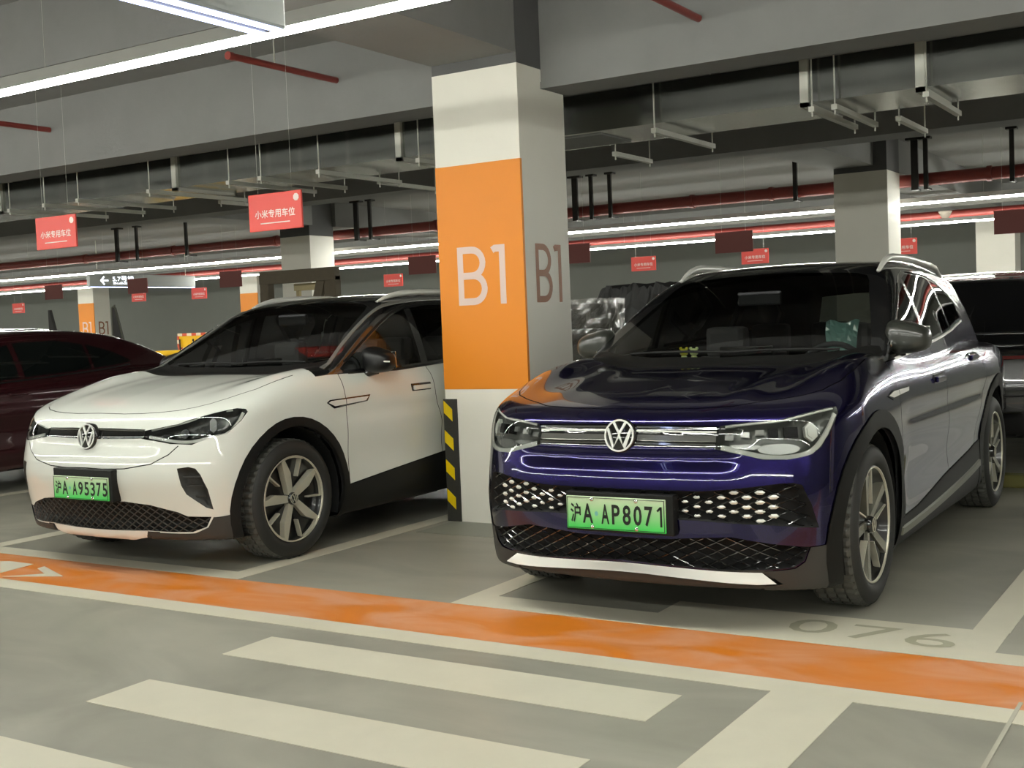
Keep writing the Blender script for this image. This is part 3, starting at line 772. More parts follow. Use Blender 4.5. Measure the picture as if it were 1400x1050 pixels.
# ------------------------------------------------------------------ car pieces
def badge_marks(mb, R, fn):
    """ring with a V standing on a W"""
    n = 48; w = R*.10
    v = []; 
    for k in range(n):
        t = 2*math.pi*k/n
        for rr in (R*.985, R*.985-w): v += [fn(rr*math.cos(t), rr*math.sin(t), 0), fn(rr*math.cos(t), rr*math.sin(t), 1)]
    f = []
    for k in range(n):
        a, b = k*4, ((k+1) % n)*4
        f += [(a+1, b+1, b+3, a+3), (a, a+1, b+1, b), (a+2, b+2, b+3, a+3)]
    mb.add(v, f)
    s = R*.155
    for path in ([(-.40, .80), (0, .13), (.40, .80)], [(-.78, .42), (-.36, -.72), (0, .02), (.36, -.72), (.78, .42)], ):
        L, Q = ribbon([(x*R, y*R) for x, y in path], s); m = len(L)
        vv = [fn(*q, 0) for q in L]+[fn(*q, 0) for q in Q]+[fn(*q, 1) for q in L]+[fn(*q, 1) for q in Q]; ff = []
        for i in range(m-1):
            ff += [(2*m+i, 3*m+i, 3*m+i+1, 2*m+i+1), (i, i+1, 2*m+i+1, 2*m+i), (m+i, m+i+1, 3*m+i+1, 3*m+i)]
        mb.add(vv, ff)
    return mb
def front_badge(S, car, x, z, R, proud=.012):
    p = on_front(S, [(x, z)])[0]; n = S.normals(p[None])[0]; n = n*np.array([1, 1, .6]); n /= np.linalg.norm(n)
    e1 = np.cross(n, (0, 0, 1.)); e1 = -e1/np.linalg.norm(e1); e2 = np.cross(n, e1); e2 = e2 if e2[2] > 0 else -e2
    e1 = np.array([1., 0, 0])
    c = p+n*proud
    disc = MB(); k = 40
    f = lambda a, b, d: c+e1*a+e2*b+n*d
    disc.lathe([(0, .004), (R*.93, .004), (R*1.04, -.003), (R*1.06, -.035)], lambda a, b, d: f(a, b, d), 40)
    o = disc.build('badge_disc', M_gloss, car)
    badge_marks(MB(), R, lambda a, b, h: f(a, b, .004+.004*h)).build('badge_mark', mat('badge_silver', (214, 214, 208), rough=.3, metal=.35), o)
    return o
def number_plate(S, car, z0, z1, text, u, xc=0., holder=(.02, .035, .012, .008)):
    w = .245; h = z1-z0
    t, rgt, bt, lf = holder
    ho = MB().bbox((xc-w-lf, u, z0-bt), (xc+w+rgt, u+.06, z1+t), .006).build('plate_holder', M_arch, car)
    pl = MB().bbox((xc-w, u-.008, z0), (xc+w, u+.003, z1), .003).build('number_plate', M_plate, ho)
    fn = lambda x, zc: (lambda a, b: (x+a, u-.0095, zc+b)); zc = (z0+z1)/2-.002; th = h*.60
    def put(ch, x, wd, hh=th): text_obj('plate_character', ch, wd, hh, fn(x, zc), M_platet, ho, bold=.02)
    put('沪', xc-.198, .052); put('A', xc-.136, .052)
    nseg = 6; x0 = xc-.048; step = .0535
    for i, ch in enumerate(text):
        if ch != '1': put(ch, x0+i*step, .040); continue
        g = fn(x0+i*step, zc)
        strokes([[(.006, -th/2), (.006, th/2)], [(.004, th/2-.004), (-.012, th/2-.020)]], .0095, lambda a, b, d, g=g: g(a, b)).build('plate_character', M_platet, ho, fix=False)
    MB().lathe([(0, 0), (.011, 0)], lambda a, b, d: (xc-.092+a*.8, u-.0095, zc+b), 12).build('plate_seal', mat('plate_seal_teal', (120, 190, 180), rough=.4), ho, fix=False)
    fr = MB()
    for q in ((-w+.004, -w+.0065, z0+.004, z1-.004), (w-.0065, w-.004, z0+.004, z1-.004)): fr.box((xc+q[0], u-.0095, q[2]), (xc+q[1], u-.0075, q[3]))
    for q in ((z0+.004, z0+.0065), (z1-.0065, z1-.004)): fr.box((xc-w+.004, u-.0095, q[0]), (xc+w-.004, u-.0075, q[1]))
    fr.build('plate_border', M_platet, ho)
    for sx in (-.115, .105):
        for zz in (z0+.012, z1-.012):
            MB().lathe([(0, -.014), (.006, -.013), (.010, -.010), (.010, -.006)], lambda a, b, d, sx=sx, zz=zz: (xc+sx+a, u+d, zz+b), 10).build('plate_bolt', M_chrome, ho)
    return ho
def make_wheel(car, a, u, r, style, side, name):
    """a: outer face offset, side: +1/-1; parts: rim, tyre, spokes, cap"""
    T = lambda x, y, d: (side*(a+d), u+x, r+y)
    rr = r*.735
    rim = MB().lathe([(.02, -.055), (rr*.55, -.075), (rr*.86, -.07), (rr*.93, -.045), (rr*.945, -.012), (rr*.985, -.004), (rr*1.0, -.012), (rr*1.0, -.20), (rr*.8, -.20)], T, 56)
    w = rim.build(name, M_rimdk, car)
    tw = .235
    side_p = [(rr*.985, -.012), (rr*1.03, .004), (rr*1.12, .010), (r*.86, .008), (r*.93, -.002), (r*.965, -.012), (r*.975, -.020)]
    back_p = [(r*.965, -.222), (r*.93, -.235), (r*.8, -.24), (rr*.98, -.22)]
    MB().lathe(side_p+[(r*.968, -.03), (r*.968, -.21)]+back_p, T, 72).build('tyre', M_tyre, w)
    tread = [(r*.972, -.012), (r*.992, -.024)]
    for k in range(4):
        d0 = -.028-k*.0475; tread += [(r*1.0, d0), (r*1.0, d0-.036), (r*.972, d0-.0375), (r*.972, d0-.046)]
    tread += [(r*.99, -.214), (r*.97, -.226)]
    seg = 150; n = len(tread); mb = MB(); v = []; f = []
    for k in range(seg):
        for i, (q, d) in enumerate(tread):
            t = 2*math.pi*(k+(.9 if i > n/2 else 0)*d/-.2)/seg
            rad = min(q, r*.972) if k % 3 == 0 else q
            v.append(T(rad*math.cos(t), rad*math.sin(t), d))
    for k in range(seg):
        k2 = (k+1) % seg
        for i in range(n-1): f.append((k*n+i, k2*n+i, k2*n+i+1, k*n+i+1))
    mb.add(v, f, False); mb.build('tyre_tread', M_tread, w)
    MB().lathe([(rr*.5, -.11), (rr*.50, -.095), (rr*.9, -.095), (rr*.9, -.11)], T, 40).build('brake_disc', mat('brake_steel', (120, 120, 118), rough=.35, metal=.9), w)
    def plate(poly, d0, d1, nm, m, tilt=None):
        mb = MB(); n = len(poly)
        v = [T(x, y, d1(x, y) if callable(d1) else d1) for x, y in poly]+[T(x, y, d0) for x, y in poly]
        mb.add(v, [tuple(range(n))]+[(i, (i+1) % n, n+(i+1) % n, n+i) for i in range(n)]); return mb.build(nm, m, w)
    def pol(rad, ang): return (rad*math.cos(ang), rad*math.sin(ang))
    def arc(r0, r1, t0, t1, d0, d1, nm, m):
        A = np.linspace(t0, t1, 10); plate([pol(r1, t) for t in A]+[pol(r0, t) for t in A[::-1]], d0, d1, nm, m)
    for k in range(5):
        t0 = math.radians(108)+k*2*math.pi/5
        if style == 'kite':
            plate([pol(rr*.15, t0+.55), pol(rr*.97, t0+.045), pol(rr*.97, t0-.05), pol(rr*.60, t0-.25), pol(rr*.15, t0-.55)], -.06, lambda x, y: -.010-.016*(1-math.hypot(x, y)/rr), 'spoke', M_rimsv)
            plate([pol(rr*.20, t0-.40), pol(rr*.60, t0-.27), pol(rr*.95, t0-.07), pol(rr*.95, t0-.67), pol(rr*.50, t0-.67), pol(rr*.28, t0-.62)], -.07, -.05, 'spoke_web', M_rimdk)
            plate([pol(rr*.95, t0-.66), pol(rr*.95, t0-.70), pol(rr*.52, t0-.72), pol(rr*.52, t0-.66)], -.05, -.018, 'spoke_edge', M_rimsv)
            arc(rr*.925, rr*.985, t0-.69, t0+.03, -.03, -.006, 'rim_arc', M_rimsv)
        else:
            plate([pol(rr*.13, t0+.5), pol(rr*.94, t0+.10), pol(rr*.95, t0-.08), pol(rr*.13, t0-.5)], -.065, lambda x, y: -.008-.026*(1-math.hypot(x, y)/rr), 'spoke', M_rimgr)
            plate([pol(rr*.16, t0-.5), pol(rr*.93, t0-.12), pol(rr*.94, t0-.40), pol(rr*.13, t0-.9)], -.07, lambda x, y: -.024-.02*(1-math.hypot(x, y)/rr), 'spoke_web', M_rimdk)
            plate([pol(rr*.93, t0-.40), pol(rr*.94, t0-.43), pol(rr*.35, t0-.55), pol(rr*.35, t0-.48)], -.05, -.018, 'spoke_edge', M_rimsv)
    ring = MB().lathe([(rr*.945, -.014), (rr*.95, -.004), (rr*.975, -.002), (rr*.985, -.01)], T, 56); ring.build('rim_ring', M_rimsv, w)
    cap = MB().lathe([(0, -.006), (rr*.125, -.008), (rr*.145, -.02), (rr*.15, -.06)], T, 24).build('hub_cap', M_gloss, w)
    badge_marks(MB(), rr*.125, lambda x, y, h: T(x if side < 0 else x, y, -.006+.002*h)).build('hub_mark', M_rimsv, w)
    return w
def wheel_well(car, u, r, R, a1):
    for sx in (-1, 1):
        mb = MB(); n = 28
        G = []
        for k in range(n+1):
            t = -.35+(math.pi+.7)*k/n
            G.append([(sx*x, u+R*math.cos(t), r+R*math.sin(t)) for x in (a1, .62, .58)])
        mb.grid(G)
        G = [[(sx*.58, u+q*math.cos(-.35+(math.pi+.7)*k/n), r+q*math.sin(-.35+(math.pi+.7)*k/n)) for q in (R, .02)] for k in range(n+1)]
        mb.grid(G); mb.build('wheel_arch_liner', M_under, car)
def wing_mirror(S, car, side, c, m_house, strip, hw=.112):
    c = np.array(c, float)
    def fn(x, u, z):
        # egg shaped housing, flat to the rear
        X = (x-c[0])/hw; U = (u-c[1])/.10; Z = (z-c[2])/(.082-.16*(x-c[0]))
        b = (np.abs(X)**3.2+np.abs(np.minimum(U, 0)/1.0)**2.2+np.abs(np.maximum(U, 0)/.55)**6+np.abs(Z+.12*X)**3.2)**(1/2.7)-1
        return b*.08
    V, F = surface_nets(fn, c-.2, c+.2, .013)
    V[:, 0] *= side
    mb = MB(); mb.add(V, F.tolist(), True); h = mb.build('mirror_housing', m_house, car)
    MB().bbox((side*(c[0]-.095) if side > 0 else side*(c[0]+.095), c[1]+.052, c[2]-.055), (side*(c[0]+.095) if side > 0 else side*(c[0]-.095), c[1]+.058, c[2]+.055), .002).build('mirror_glass', M_chrome, h)
    foot = [(side*(c[0]-.13), c[1]-.06, c[2]-.12), (side*(c[0]-.10), c[1]-.03, c[2]-.085), (side*(c[0]-.03), c[1], c[2]-.055)]
    MB().tube(foot, [.034, .03, .04], 10).build('mirror_foot', M_gloss, h)
    if strip:
        q = [(side*(c[0]-.10+.22*t), c[1]-.093+.05*(2*t-1)**2, c[2]+.012-.02*t) for t in np.linspace(0, 1, 9)]
        MB().tube(q, .006, 6).build('indicator_strip', M_drl, h)
    return h
def interior(S, car, z_belt, ws_u, floor_z=.31, rows=(2.05, 2.95), steer=True, film=False):
    it = MB().box((-.80, 1.25, floor_z-.05), (.80, 4.2, floor_z)).build('cabin_floor', M_inter, car)
    G = [[(x, u, z-.03*(abs(x)/.8)**2) for x in np.linspace(-.82, .82, 13)] for (u, z) in ((ws_u+.02, 1.10), (ws_u+.22, 1.115), (ws_u+.42, 1.10), (ws_u+.52, 1.04), (ws_u+.55, .90), (ws_u+.45, .75))]
    MB().grid(G).build('dashboard', M_inter, car)
    MB().bbox((-.10, ws_u+.30, 1.07), (.20, ws_u+.34, 1.20), .01).build('centre_screen', M_gloss, car)
    if steer:
        sw = MB(); c = np.array((.40, ws_u+.68, 1.02)); a = math.radians(25)
        ring = [c+.185*np.array((math.cos(t), math.sin(t)*math.sin(a)*1., math.sin(t)*math.cos(a))) for t in np.linspace(0, 2*math.pi, 28, endpoint=False)]
        sw.tube(ring, .017, 8, closed=True); sw.obox(c, (.075, 0, 0), (0, .02, -.005), (0, .02, .05)); sw.obox(c, (.17, 0, 0), (0, .008, 0), (0, .004, .014))
        sw.build('steering_wheel', M_inter, car)
    for i, u in enumerate(rows):
        for x in ((-.38, .38) if i == 0 else (-.42, 0., .42)):
            w = .25 if i == 0 else .205
            st = MB().bbox((x-w, u-.48, floor_z+.05), (x+w, u+.06, floor_z+.28), .04).build('seat', M_seat, car)
            mb = MB(); bm = bmesh.new(); bmesh.ops.create_cube(bm, size=1)
            for q in bm.verts: q.co = Vector((x+q.co.x*2*w*(1 if q.co.z < 0 else .82), u+.06+q.co.y*.14+(q.co.z+.5)*.20, floor_z+.25+(q.co.z+.5)*.56))
            bmesh.ops.bevel(bm, geom=bm.edges[:], offset=.045, segments=2, affect='EDGES'); bm.verts.index_update()
            mb.add([q.co[:] for q in bm.verts], [[q.index for q in f.verts] for f in bm.faces]); bm.free(); mb.build('seat_back', M_seat, st)
            MB().bbox((x-.13, u+.22, floor_z+.80), (x+.13, u+.34, floor_z+.99), .04).build('headrest', M_seat, st)
            for dx in (-.05, .05): MB().tube([(x+dx, u+.27, floor_z+.74), (x+dx, u+.28, floor_z+.84)], .008, 6).build('headrest_post', M_chrome, st)
            if film and i == 0 and x > 0:
                mb = MB(); G = [[(x-.10+.2*s*(1-.25*t), u+.17-.02*math.sin(7*s+5*t), floor_z+1.0-.24*t+.012*math.sin(9*s+3*t)) for s in np.linspace(0, 1, 8)] for t in np.linspace(0, 1, 9)]
                mb.grid(G, smooth=False).build('plastic_film', mat('teal_plastic_film', (120, 158, 152), rough=.2, spec=.8), st)
    MB().bbox((-.13, 1.87 if ws_u < 1.3 else ws_u+.6, 1.42), (.13, 1.90 if ws_u < 1.3 else ws_u+.64, 1.50), .012).build('rear_view_mirror', M_inter, car)
def roof_rails(S, car, u0, u1, a0, m, base_h=.045):
    for sx in (-1, 1):
        us = np.linspace(u0, u1, 26); pts = []
        for i, u in enumerate(us):
            t = i/25; aa = a0(u); zs = np.linspace(1.2, 1.85, 120); v = S(np.full(120, aa), np.full(120, u), zs); k = np.argmax(v > 0)
            lift = base_h*min(1, min(t, 1-t)/.10)-.006
            pts.append((sx*aa, u, zs[k]+lift))
        MB().tube(pts, [.012+.010*min(1, min(i, 25-i)/4) for i in range(26)], 8).build('roof_rail', m, car)
def lamp_bowl(C, part, poly, depth, m, parent, name, d):
    """reflector bowl behind a lens, meeting it at the rim"""
    P = np.array(poly, float); d = np.array(d, float); d /= np.linalg.norm(d)
    e1 = np.cross(d, (0, 0, 1.)); e1 /= np.linalg.norm(e1); e2 = np.cross(e1, d); E = np.stack([e1, e2], 1); P2 = P@E
    def off(V):
        q = seg_dist(V@E, P2).min(1); return -depth*ss(0, .022, q)-.002
    return C.obj(name, part, m, parent, offfn=off)
# ------------------------------------------------------------------ the two electric SUVs in front
def curve_poly(bot, top, u0, u1, n=9, inset=0.):
    bu, bz = np.array(bot).T; tu, tz = np.array(top).T
    us = np.linspace(u0, u1, n)
    lo = [(0, u, float(np.interp(u, bu, bz))+inset) for u in us]; hi = [(0, u, float(np.interp(u, tu, tz))-inset) for u in us]
    hi = [(x, u, max(z, l[2]+.012)) for (x, u, z), l in zip(hi, lo)]
    return lo+hi[::-1]
def build_suv(spec):
    S = Shell(spec['shell']); P = spec['shell']
    V, F = surface_nets(S, (-1.05, -.08, .10), (1.05, spec['len']+.1, 1.78), spec.get('cell', .024)); V = S.project(V)
    C = Cutter(V, F, S)
    car = empty(spec['name'], (spec['at'][0], spec['at'][1], 0), spec['label'], 'car')
    car.rotation_euler[2] = spec.get('yaw', 0.)
    paintm = spec['paint']; X1 = (1., 0, 0); X2 = (-1., 0, 0); FR = (0, -1., 0)
    bot, top = spec['belt'], spec['wtop']
    sgn = ((1, X1), (-1, X2))
    side = lambda poly, s: [(0, u, z) for (_, u, z) in poly]
    # greenhouse
    up = [(0, u, z-.014) for u, z in bot]
    up = [(0, bot[0][0]-.14, bot[0][1]-.018)]+up+spec['upper_rear']+[(0, 1.4, 1.95), (0, bot[0][0]-.14, 1.45)]
    C.cut(up, 'upper', d=X1, thr=None)
    hs = [tuple(q) for q in spec['hoodseam']]
    hb = spec['hoodback']
    C.cut(full(hs+hb), 'hood', d=(0, 0, 1.), thr=.12, only=['body', 'upper'])
    C.cut(full([(0,)+hb[-1][1:]]+hb[-2::-1]+spec['cowl']), 'cowl', d=(0, 0, 1.), thr=.12, only=['body', 'upper'])
    ws = on_ws(S, spec['ws']); C.cut(full(ws), 'windshield', d=(0, -.62, .78), thr=.1, only=['upper', 'cowl', 'body'])
    for s, d in sgn:
        for k, (u0, u1) in enumerate(spec['wins']):
            C.cut(curve_poly(bot, top, u0, u1, 14, .012), 'glass%d%s' % (k, 'L' if s > 0 else 'R'), d=d, thr=.12, only=['upper'])
    rw = [tuple(q) for q in spec['rearglass']]; C.cut(rw+mir(rw)[::-1], 'rearglass', d=(0, 1., .45), thr=.2, only=['upper'])
    # nose openings
    for nm, poly in spec['front'].items():
        if poly[0][0] < .1: C.cut(full(poly), nm, d=(0, -1., .05), thr=.05)
        else:
            for s in (1, -1):
                q = poly if s > 0 else mir(poly)[::-1]
                C.cut(q, nm+('L' if s > 0 else 'R'), thr=.0)
    # wheel arches, sills, doors
    for h in P['hub']:
        for s, d in sgn:
            for R, part in ((spec['arch'][1], 'arch_trim'), (spec['arch'][0], None)):
                C.cut([(0, h+R*math.cos(t), spec['r']+R*math.sin(t)) for t in np.linspace(0, 2*math.pi, 40, endpoint=False)], part, d=d, thr=.02, only=['body', 'sill', 'arch_trim', 'clad', 'cladL', 'cladR', 'under'])
    for s, d in sgn:
        C.cut([(0, u, z) for u, z in spec['sill']], 'sill', d=d, thr=-.3, only=['body'])
        for k, dp in enumerate(spec['doors']):
            C.cut([(0, u, z) for u, z in dp], 'door%d%s' % (k, 'L' if s > 0 else 'R'), d=d, thr=.05, only=['body'])
        if 'badge' in spec:
            C.cut(side(spec['badge'], s), 'fbrim'+('L' if s > 0 else 'R'), d=d, thr=.05); bi = np.array(side(spec['badge'], s)); bc = bi.mean(0); bi = bc+(bi-bc)*[1, .93, .62]
            C.cut(bi, 'fbadge'+('L' if s > 0 else 'R'), d=d, thr=.05)
    for ln in spec['seams']: C.stroke(ln, .006, None)
    dn = (C.nor[:, 2] < -.75) & np.isin(C.part, ['body', 'sill']); C.part[dn] = 'under'
    parts = set(C.part)-{None}
    # sheet metal
    C.pieces('body_shell', 'body', paintm, car)
    C.obj('hood', 'hood', paintm, car)
    C.obj('roof_and_pillars', 'upper', spec['roofmat'], car)
    C.obj('cowl_panel', 'cowl', M_arch, car)
    for s in 'LR':
        for k in range(len(spec['doors'])): C.obj('door', 'door%d%s' % (k, s), paintm, car)
        for k in range(len(spec['wins'])): C.obj('side_window', 'glass%d%s' % (k, s), spec.get('rearside', M_glassd) if k > 0 else spec.get('sideglass', M_glass), car)
        if 'badge' in spec:
            fb = C.obj('fender_badge', 'fbrim'+s, M_gloss, car, off=.004); C.obj('badge_plate', 'fbadge'+s, M_silver, fb, off=.004)
    C.obj('windshield', 'windshield', M_glass, car)
    C.obj('rear_window', 'rearglass', M_glassd, car)
    C.pieces('wheel_arch_trim', 'arch_trim', M_arch, car, off=.007)
    C.pieces('sill_cladding', 'sill', spec.get('sillmat', M_arch), car, off=.004)
    C.pieces('underbody', 'under', M_under, car)
    C.pieces('front_chin', 'chin', M_plast, car)
    openp = {'windshield', 'rearglass'} | {p for p in parts if p.startswith('glass')} | set(spec['openings'])
    sk = [p for p in parts if p not in openp and p != 'under']
    C.obj('light_block_shell', sk, M_under, car, off=-.022)  # added dark shell that blocks light through the panel gaps
    for h in P['hub']: wheel_well(car, h, spec['r'], spec['arch'][0]-.004, .90)
    for i, h in enumerate(P['hub']):
        for sx in (1, -1): make_wheel(car, spec['wa'], h, spec['r'], spec['wheel'], sx, 'wheel')
    # window trim lines
    us = np.linspace(spec['wins'][0][0]+.06, spec['wins'][-1][1]-.03, 40); tu, tz = np.array(top).T; bu, bz = np.array(bot).T
    for sx in (1, -1):
        q = on_side(S, np.c_[us, np.interp(us, tu, tz)+.006]); q[:, 0] *= sx; ribbon3(S, q, .018, .006, .001).build('window_trim', spec['trim'], car)
        q = on_side(S, np.c_[us, np.interp(us, bu, bz)-.010]); q[:, 0] *= sx; ribbon3(S, q, .016, .006, .001).build('window_trim', M_silver if spec.get('belttrim') else M_arch, car)
    interior(S, car, 1.1, spec.get('dash', 1.2), rows=spec.get('rows', (2.05, 2.95)), film=spec.get('film', False))
    for sx in (1, -1): wing_mirror(S, car, sx, spec['mirror'], spec['mirrormat'], spec.get('mstrip', False))
    # door handles
    for (u, z) in spec['handles']:
        for sx in (1, -1):
            p = on_side(S, [(u, z)])[0]
            hd = MB().bbox((min(sx*(p[0]-.02), sx*(p[0]+.004)), u-.115, z-.03), (max(sx*(p[0]-.02), sx*(p[0]+.004)), u+.115, z+.03), .01).build('handle_recess', M_gloss, car)
            MB().bbox((min(sx*(p[0]+.004), sx*(p[0]+.022)), u-.10, z-.016), (max(sx*(p[0]+.004), sx*(p[0]+.022)), u+.10, z+.016), .008).build('door_handle', spec['handlemat'], hd)
    # wipers
    for x0, x1 in ((-.55, .05), (.05, .62)):
        q = on_ws(S, [(x0+(x1-x0)*t, 1.165+.028*t*(1-t)) for t in np.linspace(0, 1, 9)]); q = np.array(q); N = S.normals(q)
        MB().tube(q+N*.014, .008, 6).build('wiper_blade', M_arch, car)
    return S, C, car
def on_ws(S, xz):
    q = np.array(xz, float); return [tuple(map(float, p)) for p in np.c_[q[:, 0], front_u(S, q[:, 0], q[:, 1], .95, 2.8), q[:, 1]]]
def inset3(poly, k):
    P = np.array(poly, float); c = P.mean(0); return c+(P-c)*k

PB = [(1.26, 1.122), (1.45, 1.128), (1.72, 1.143), (2.35, 1.18), (3.37, 1.228), (4.06, 1.278)]
PT = [(1.26, 1.135), (1.38, 1.140), (1.79, 1.345), (2.105, 1.495), (2.27, 1.550), (2.475, 1.583), (3.12, 1.576), (3.55, 1.54), (3.9, 1.455), (4.07, 1.37)]
spec = dict(name='dark_violet_suv', label='dark violet electric SUV with studded front grille parked on bay 076', at=(-2.43, 4.70), shell=PURPLE, len=4.95, r=.376,
    paint=M_purple, roofmat=M_blackp, trim=M_chrome, belttrim=True, belt=PB, wtop=PT, upper_rear=[(0, 4.5, 1.25), (0, 4.72, 1.16), (0, 4.95, 1.2), (0, 4.95, 1.95)],
    hoodseam=[(0, .169, .966), (.15, .171, .966), (.312, .187, .967), (.47, .223, .974), (.649, .34, .997), (.74, .42, 1.01), (.79, .50, 1.03), (.83, .647, 1.059), (.841, .846, 1.105), (.825, 1.06, 1.138)],
    hoodback=[(.80, 1.19, 1.14), (.6, 1.145, 1.12), (.3, 1.115, 1.11), (0, 1.105, 1.11)], cowl=[(.82, 1.22, 1.13), (.835, 1.36, 1.15), (.8, 1.42, 1.15), (0, 1.33, 1.15)],
    ws=[(0, 1.150), (.4, 1.155), (.66, 1.172), (.755, 1.195), (.735, 1.25), (.672, 1.37), (.62, 1.47), (.588, 1.535), (.56, 1.566), (.5, 1.582), (.3, 1.598), (0, 1.606)],
    wins=[(1.40, 2.235), (2.315, 3.29), (3.345, 4.05)], rearglass=[(0.5, 4.7, 1.23), (.52, 4.6, 1.28), (.45, 4.5, 1.5)],
    front=dict(chin=[(0, .06, .272), (.3, .07, .27), (.66, .16, .274), (.66, .2, .1), (0, .2, .1)], headlight=[(.451, .13, .895), (.559, .161, .909), (.69, .215, .919), (.775, .289, .94), (.843, .379, .957), (.869, .431, .959), (.872, .429, .926), (.865, .34, .848), (.843, .295, .796), (.816, .258, .768), (.777, .221, .756), (.73, .187, .75), (.638, .14, .753), (.511, .103, .785), (.441, .089, .802)],
        band=[(0, .094, .903), (.226, .101, .902), (.4515, .13, .895), (.4415, .089, .802), (.24, .061, .807), (0, .051, .809)],
        grille_up=[(0, .019, .622), (.197, .026, .621), (.394, .05, .621), (.516, .078, .63), (.632, .119, .643), (.704, .155, .652), (.754, .186, .652), (.784, .208, .642), (.816, .229, .556), (.835, .261, .454), (.772, .199, .461), (.675, .138, .473), (.512, .076, .482), (.39, .049, .491), (.24, .029, .494), (0, .017, .500)],
        grille_low=[(0, .032, .404), (.221, .042, .404), (.383, .059, .416), (.507, .084, .422), (.669, .149, .391), (.801, .24, .372), (.776, .232, .31), (.737, .212, .283), (.618, .154, .275), (.49, .116, .27), (.437, .103, .272), (.235, .071, .282), (.055, .059, .291), (0, .057, .294)],
        lip=[(0, .059, .284), (.12, .062, .2815), (.235, .07, .277), (.34, .09, .272), (.436, .107, .268), (.53, .13, .2655), (.616, .157, .265), (.668, .21, .226), (.595, .184, .223), (.51, .15, .227), (.426, .129, .232), (.33, .11, .238), (.225, .09, .244), (.12, .08, .249), (0, .071, .252)],
        clad=[(.617, .155, .275), (.737, .212, .283), (.776, .233, .31), (.801, .24, .372), (.852, .299, .376), (.94, .39, .376), (.95, .5, .30), (.95, .5, .12), (.60, .2, .12), (.595, .184, .218), (.671, .21, .224)]),
    openings=['headlightL', 'headlightR', 'grille_up', 'grille_low'], arch=(.452, .535), wa=.918, wheel='blade',
    sill=[(1.1, .1), (1.1, .315), (1.65, .345), (2.25, .42), (3.0, .485), (3.5, .53), (3.5, .1)],
    doors=[[(1.275, 1.11), (1.25, .97), (1.255, .84), (1.29, .57), (1.33, .33), (1.65, .345), (2.25, .42), (2.40, .435), (2.36, .7), (2.315, .87), (2.30, 1.05), (2.31, 1.165)],
           [(2.31, 1.165), (2.30, 1.05), (2.315, .87), (2.36, .7), (2.40, .435), (3.0, .485), (3.18, .505), (3.22, .62), (3.34, .80), (3.45, .93), (3.42, 1.1), (3.40, 1.218)]],
    seams=[], handles=[(2.13, .975), (3.22, 1.045)], handlemat=M_purple, mirror=(.905, 1.58, 1.222), mirrormat=mat('mirror_dark_grey', (50, 52, 47), rough=.3, coat=.6), film=True,
    badge=[(0, 1.03, .957), (0, 1.145, .981), (0, 1.47, .984), (0, 1.45, .955), (0, 1.12, .934)])
def densify(P, step):
    out = []; n = len(P)
    for i in range(n):
        a, b = np.array(P[i]), np.array(P[(i+1) % n]); k = max(1, int(np.linalg.norm(b-a)/step))
        out += [tuple(a+(b-a)*j/k) for j in range(k)]
    return np.array(out)
def seam_lines(S, spec):
    L = [[q for q in spec['hoodseam']]]
    L[0] = [(0.,)+tuple(L[0][0][1:])]+L[0][1:]
    for k, d in enumerate(spec['doors']):
        d = densify(d, .16)
        L.append([tuple(q) for q in on_side(S, d)]+[tuple(on_side(S, d[:1])[0])])
    return L
spec['seams'] = seam_lines(Shell(PURPLE), spec)
S, C, car = build_suv(spec); SP = S
# nose of the violet car
hl = spec['front']['headlight']
for s in 'LR':
    sx = 1 if s == 'L' else -1
    q = hl if sx > 0 else mir(hl)[::-1]; dn = S.normals(np.array(q)).mean(0)
    hd = lamp_bowl(C, 'headlight'+s, q, .055, M_lampgr, car, 'headlight', dn)
    C.obj('lamp_lens', 'headlight'+s, M_lens, hd)
    ins = inset3(hl, .915)
    for seg, wd in ((ins[0:6], .014), (ins[6:15], .024)):
        g = S.project(resample(chaikin(seg, 1), 24), 3); g[:, 0] *= sx
        ribbon3(S, g, wd, .006, -.011).build('light_guide', M_drl, hd)
    def blk(x, z, w, h, dep, m, nm, rot=0., nseg=4, off=.020):
        p = on_front(S, [(x, z)])[0]; nn = S.normals(p[None])[0]; e1 = np.cross(nn, (0, 0, 1.)); e1 /= -np.linalg.norm(e1); e2 = np.cross(nn, e1); e2 *= np.sign(e2[2])
        c = p-nn*off; mb = MB(); pol = [(w*math.cos(rot+2*math.pi*k/nseg), h*math.sin(rot+2*math.pi*k/nseg)) for k in range(nseg)]
        g = lambda a, b, d: np.array([sx, 1, 1])*(c+e1*a+e2*b-nn*d)
        mb.prism(pol, g, 0, dep); mb.prism([(a*.7, b*.7) for a, b in pol], g, -.004, .002); return mb.build(nm, m, hd)
    for x in (.492, .557, .618): blk(x, .850+.16*(x-.49), .026, .017, .02, M_refl, 'lamp_module', math.pi/4)
    blk(.815, .865, .032, .042, .02, M_drl, 'lamp_facet', math.pi/6, 6)
    blk(.742, .868, .042, .034, .02, M_lampdk, 'lamp_projector', math.pi/4, 4, .02)
    blk(.675, .868, .030, .030, .02, M_lampdk, 'lamp_projector', math.pi/4, 4, .03)
    blk(.70, .797, .090, .024, .015, M_refl, 'lamp_reflector', 0, 16, .03)
    blk(.56, .812, .075, .012, .012, M_refl, 'lamp_reflector', 0, 12, .03)
bd = C.obj('light_band', 'band', M_gloss, car, off=-.006)
for z0, z1, w, m in ((.893, .886, .010, M_chrome), (.876, .871, .008, M_drl), (.822, .818, .010, M_chrome)):
    for sx in (1, -1):
        q = on_front(S, [(sx*(.075+(.44-.075)*t), z0+(z1-z0)*t) for t in np.linspace(0, 1, 14)]); ribbon3(S, q, w, .004, -.005).build('band_strip', m, bd)
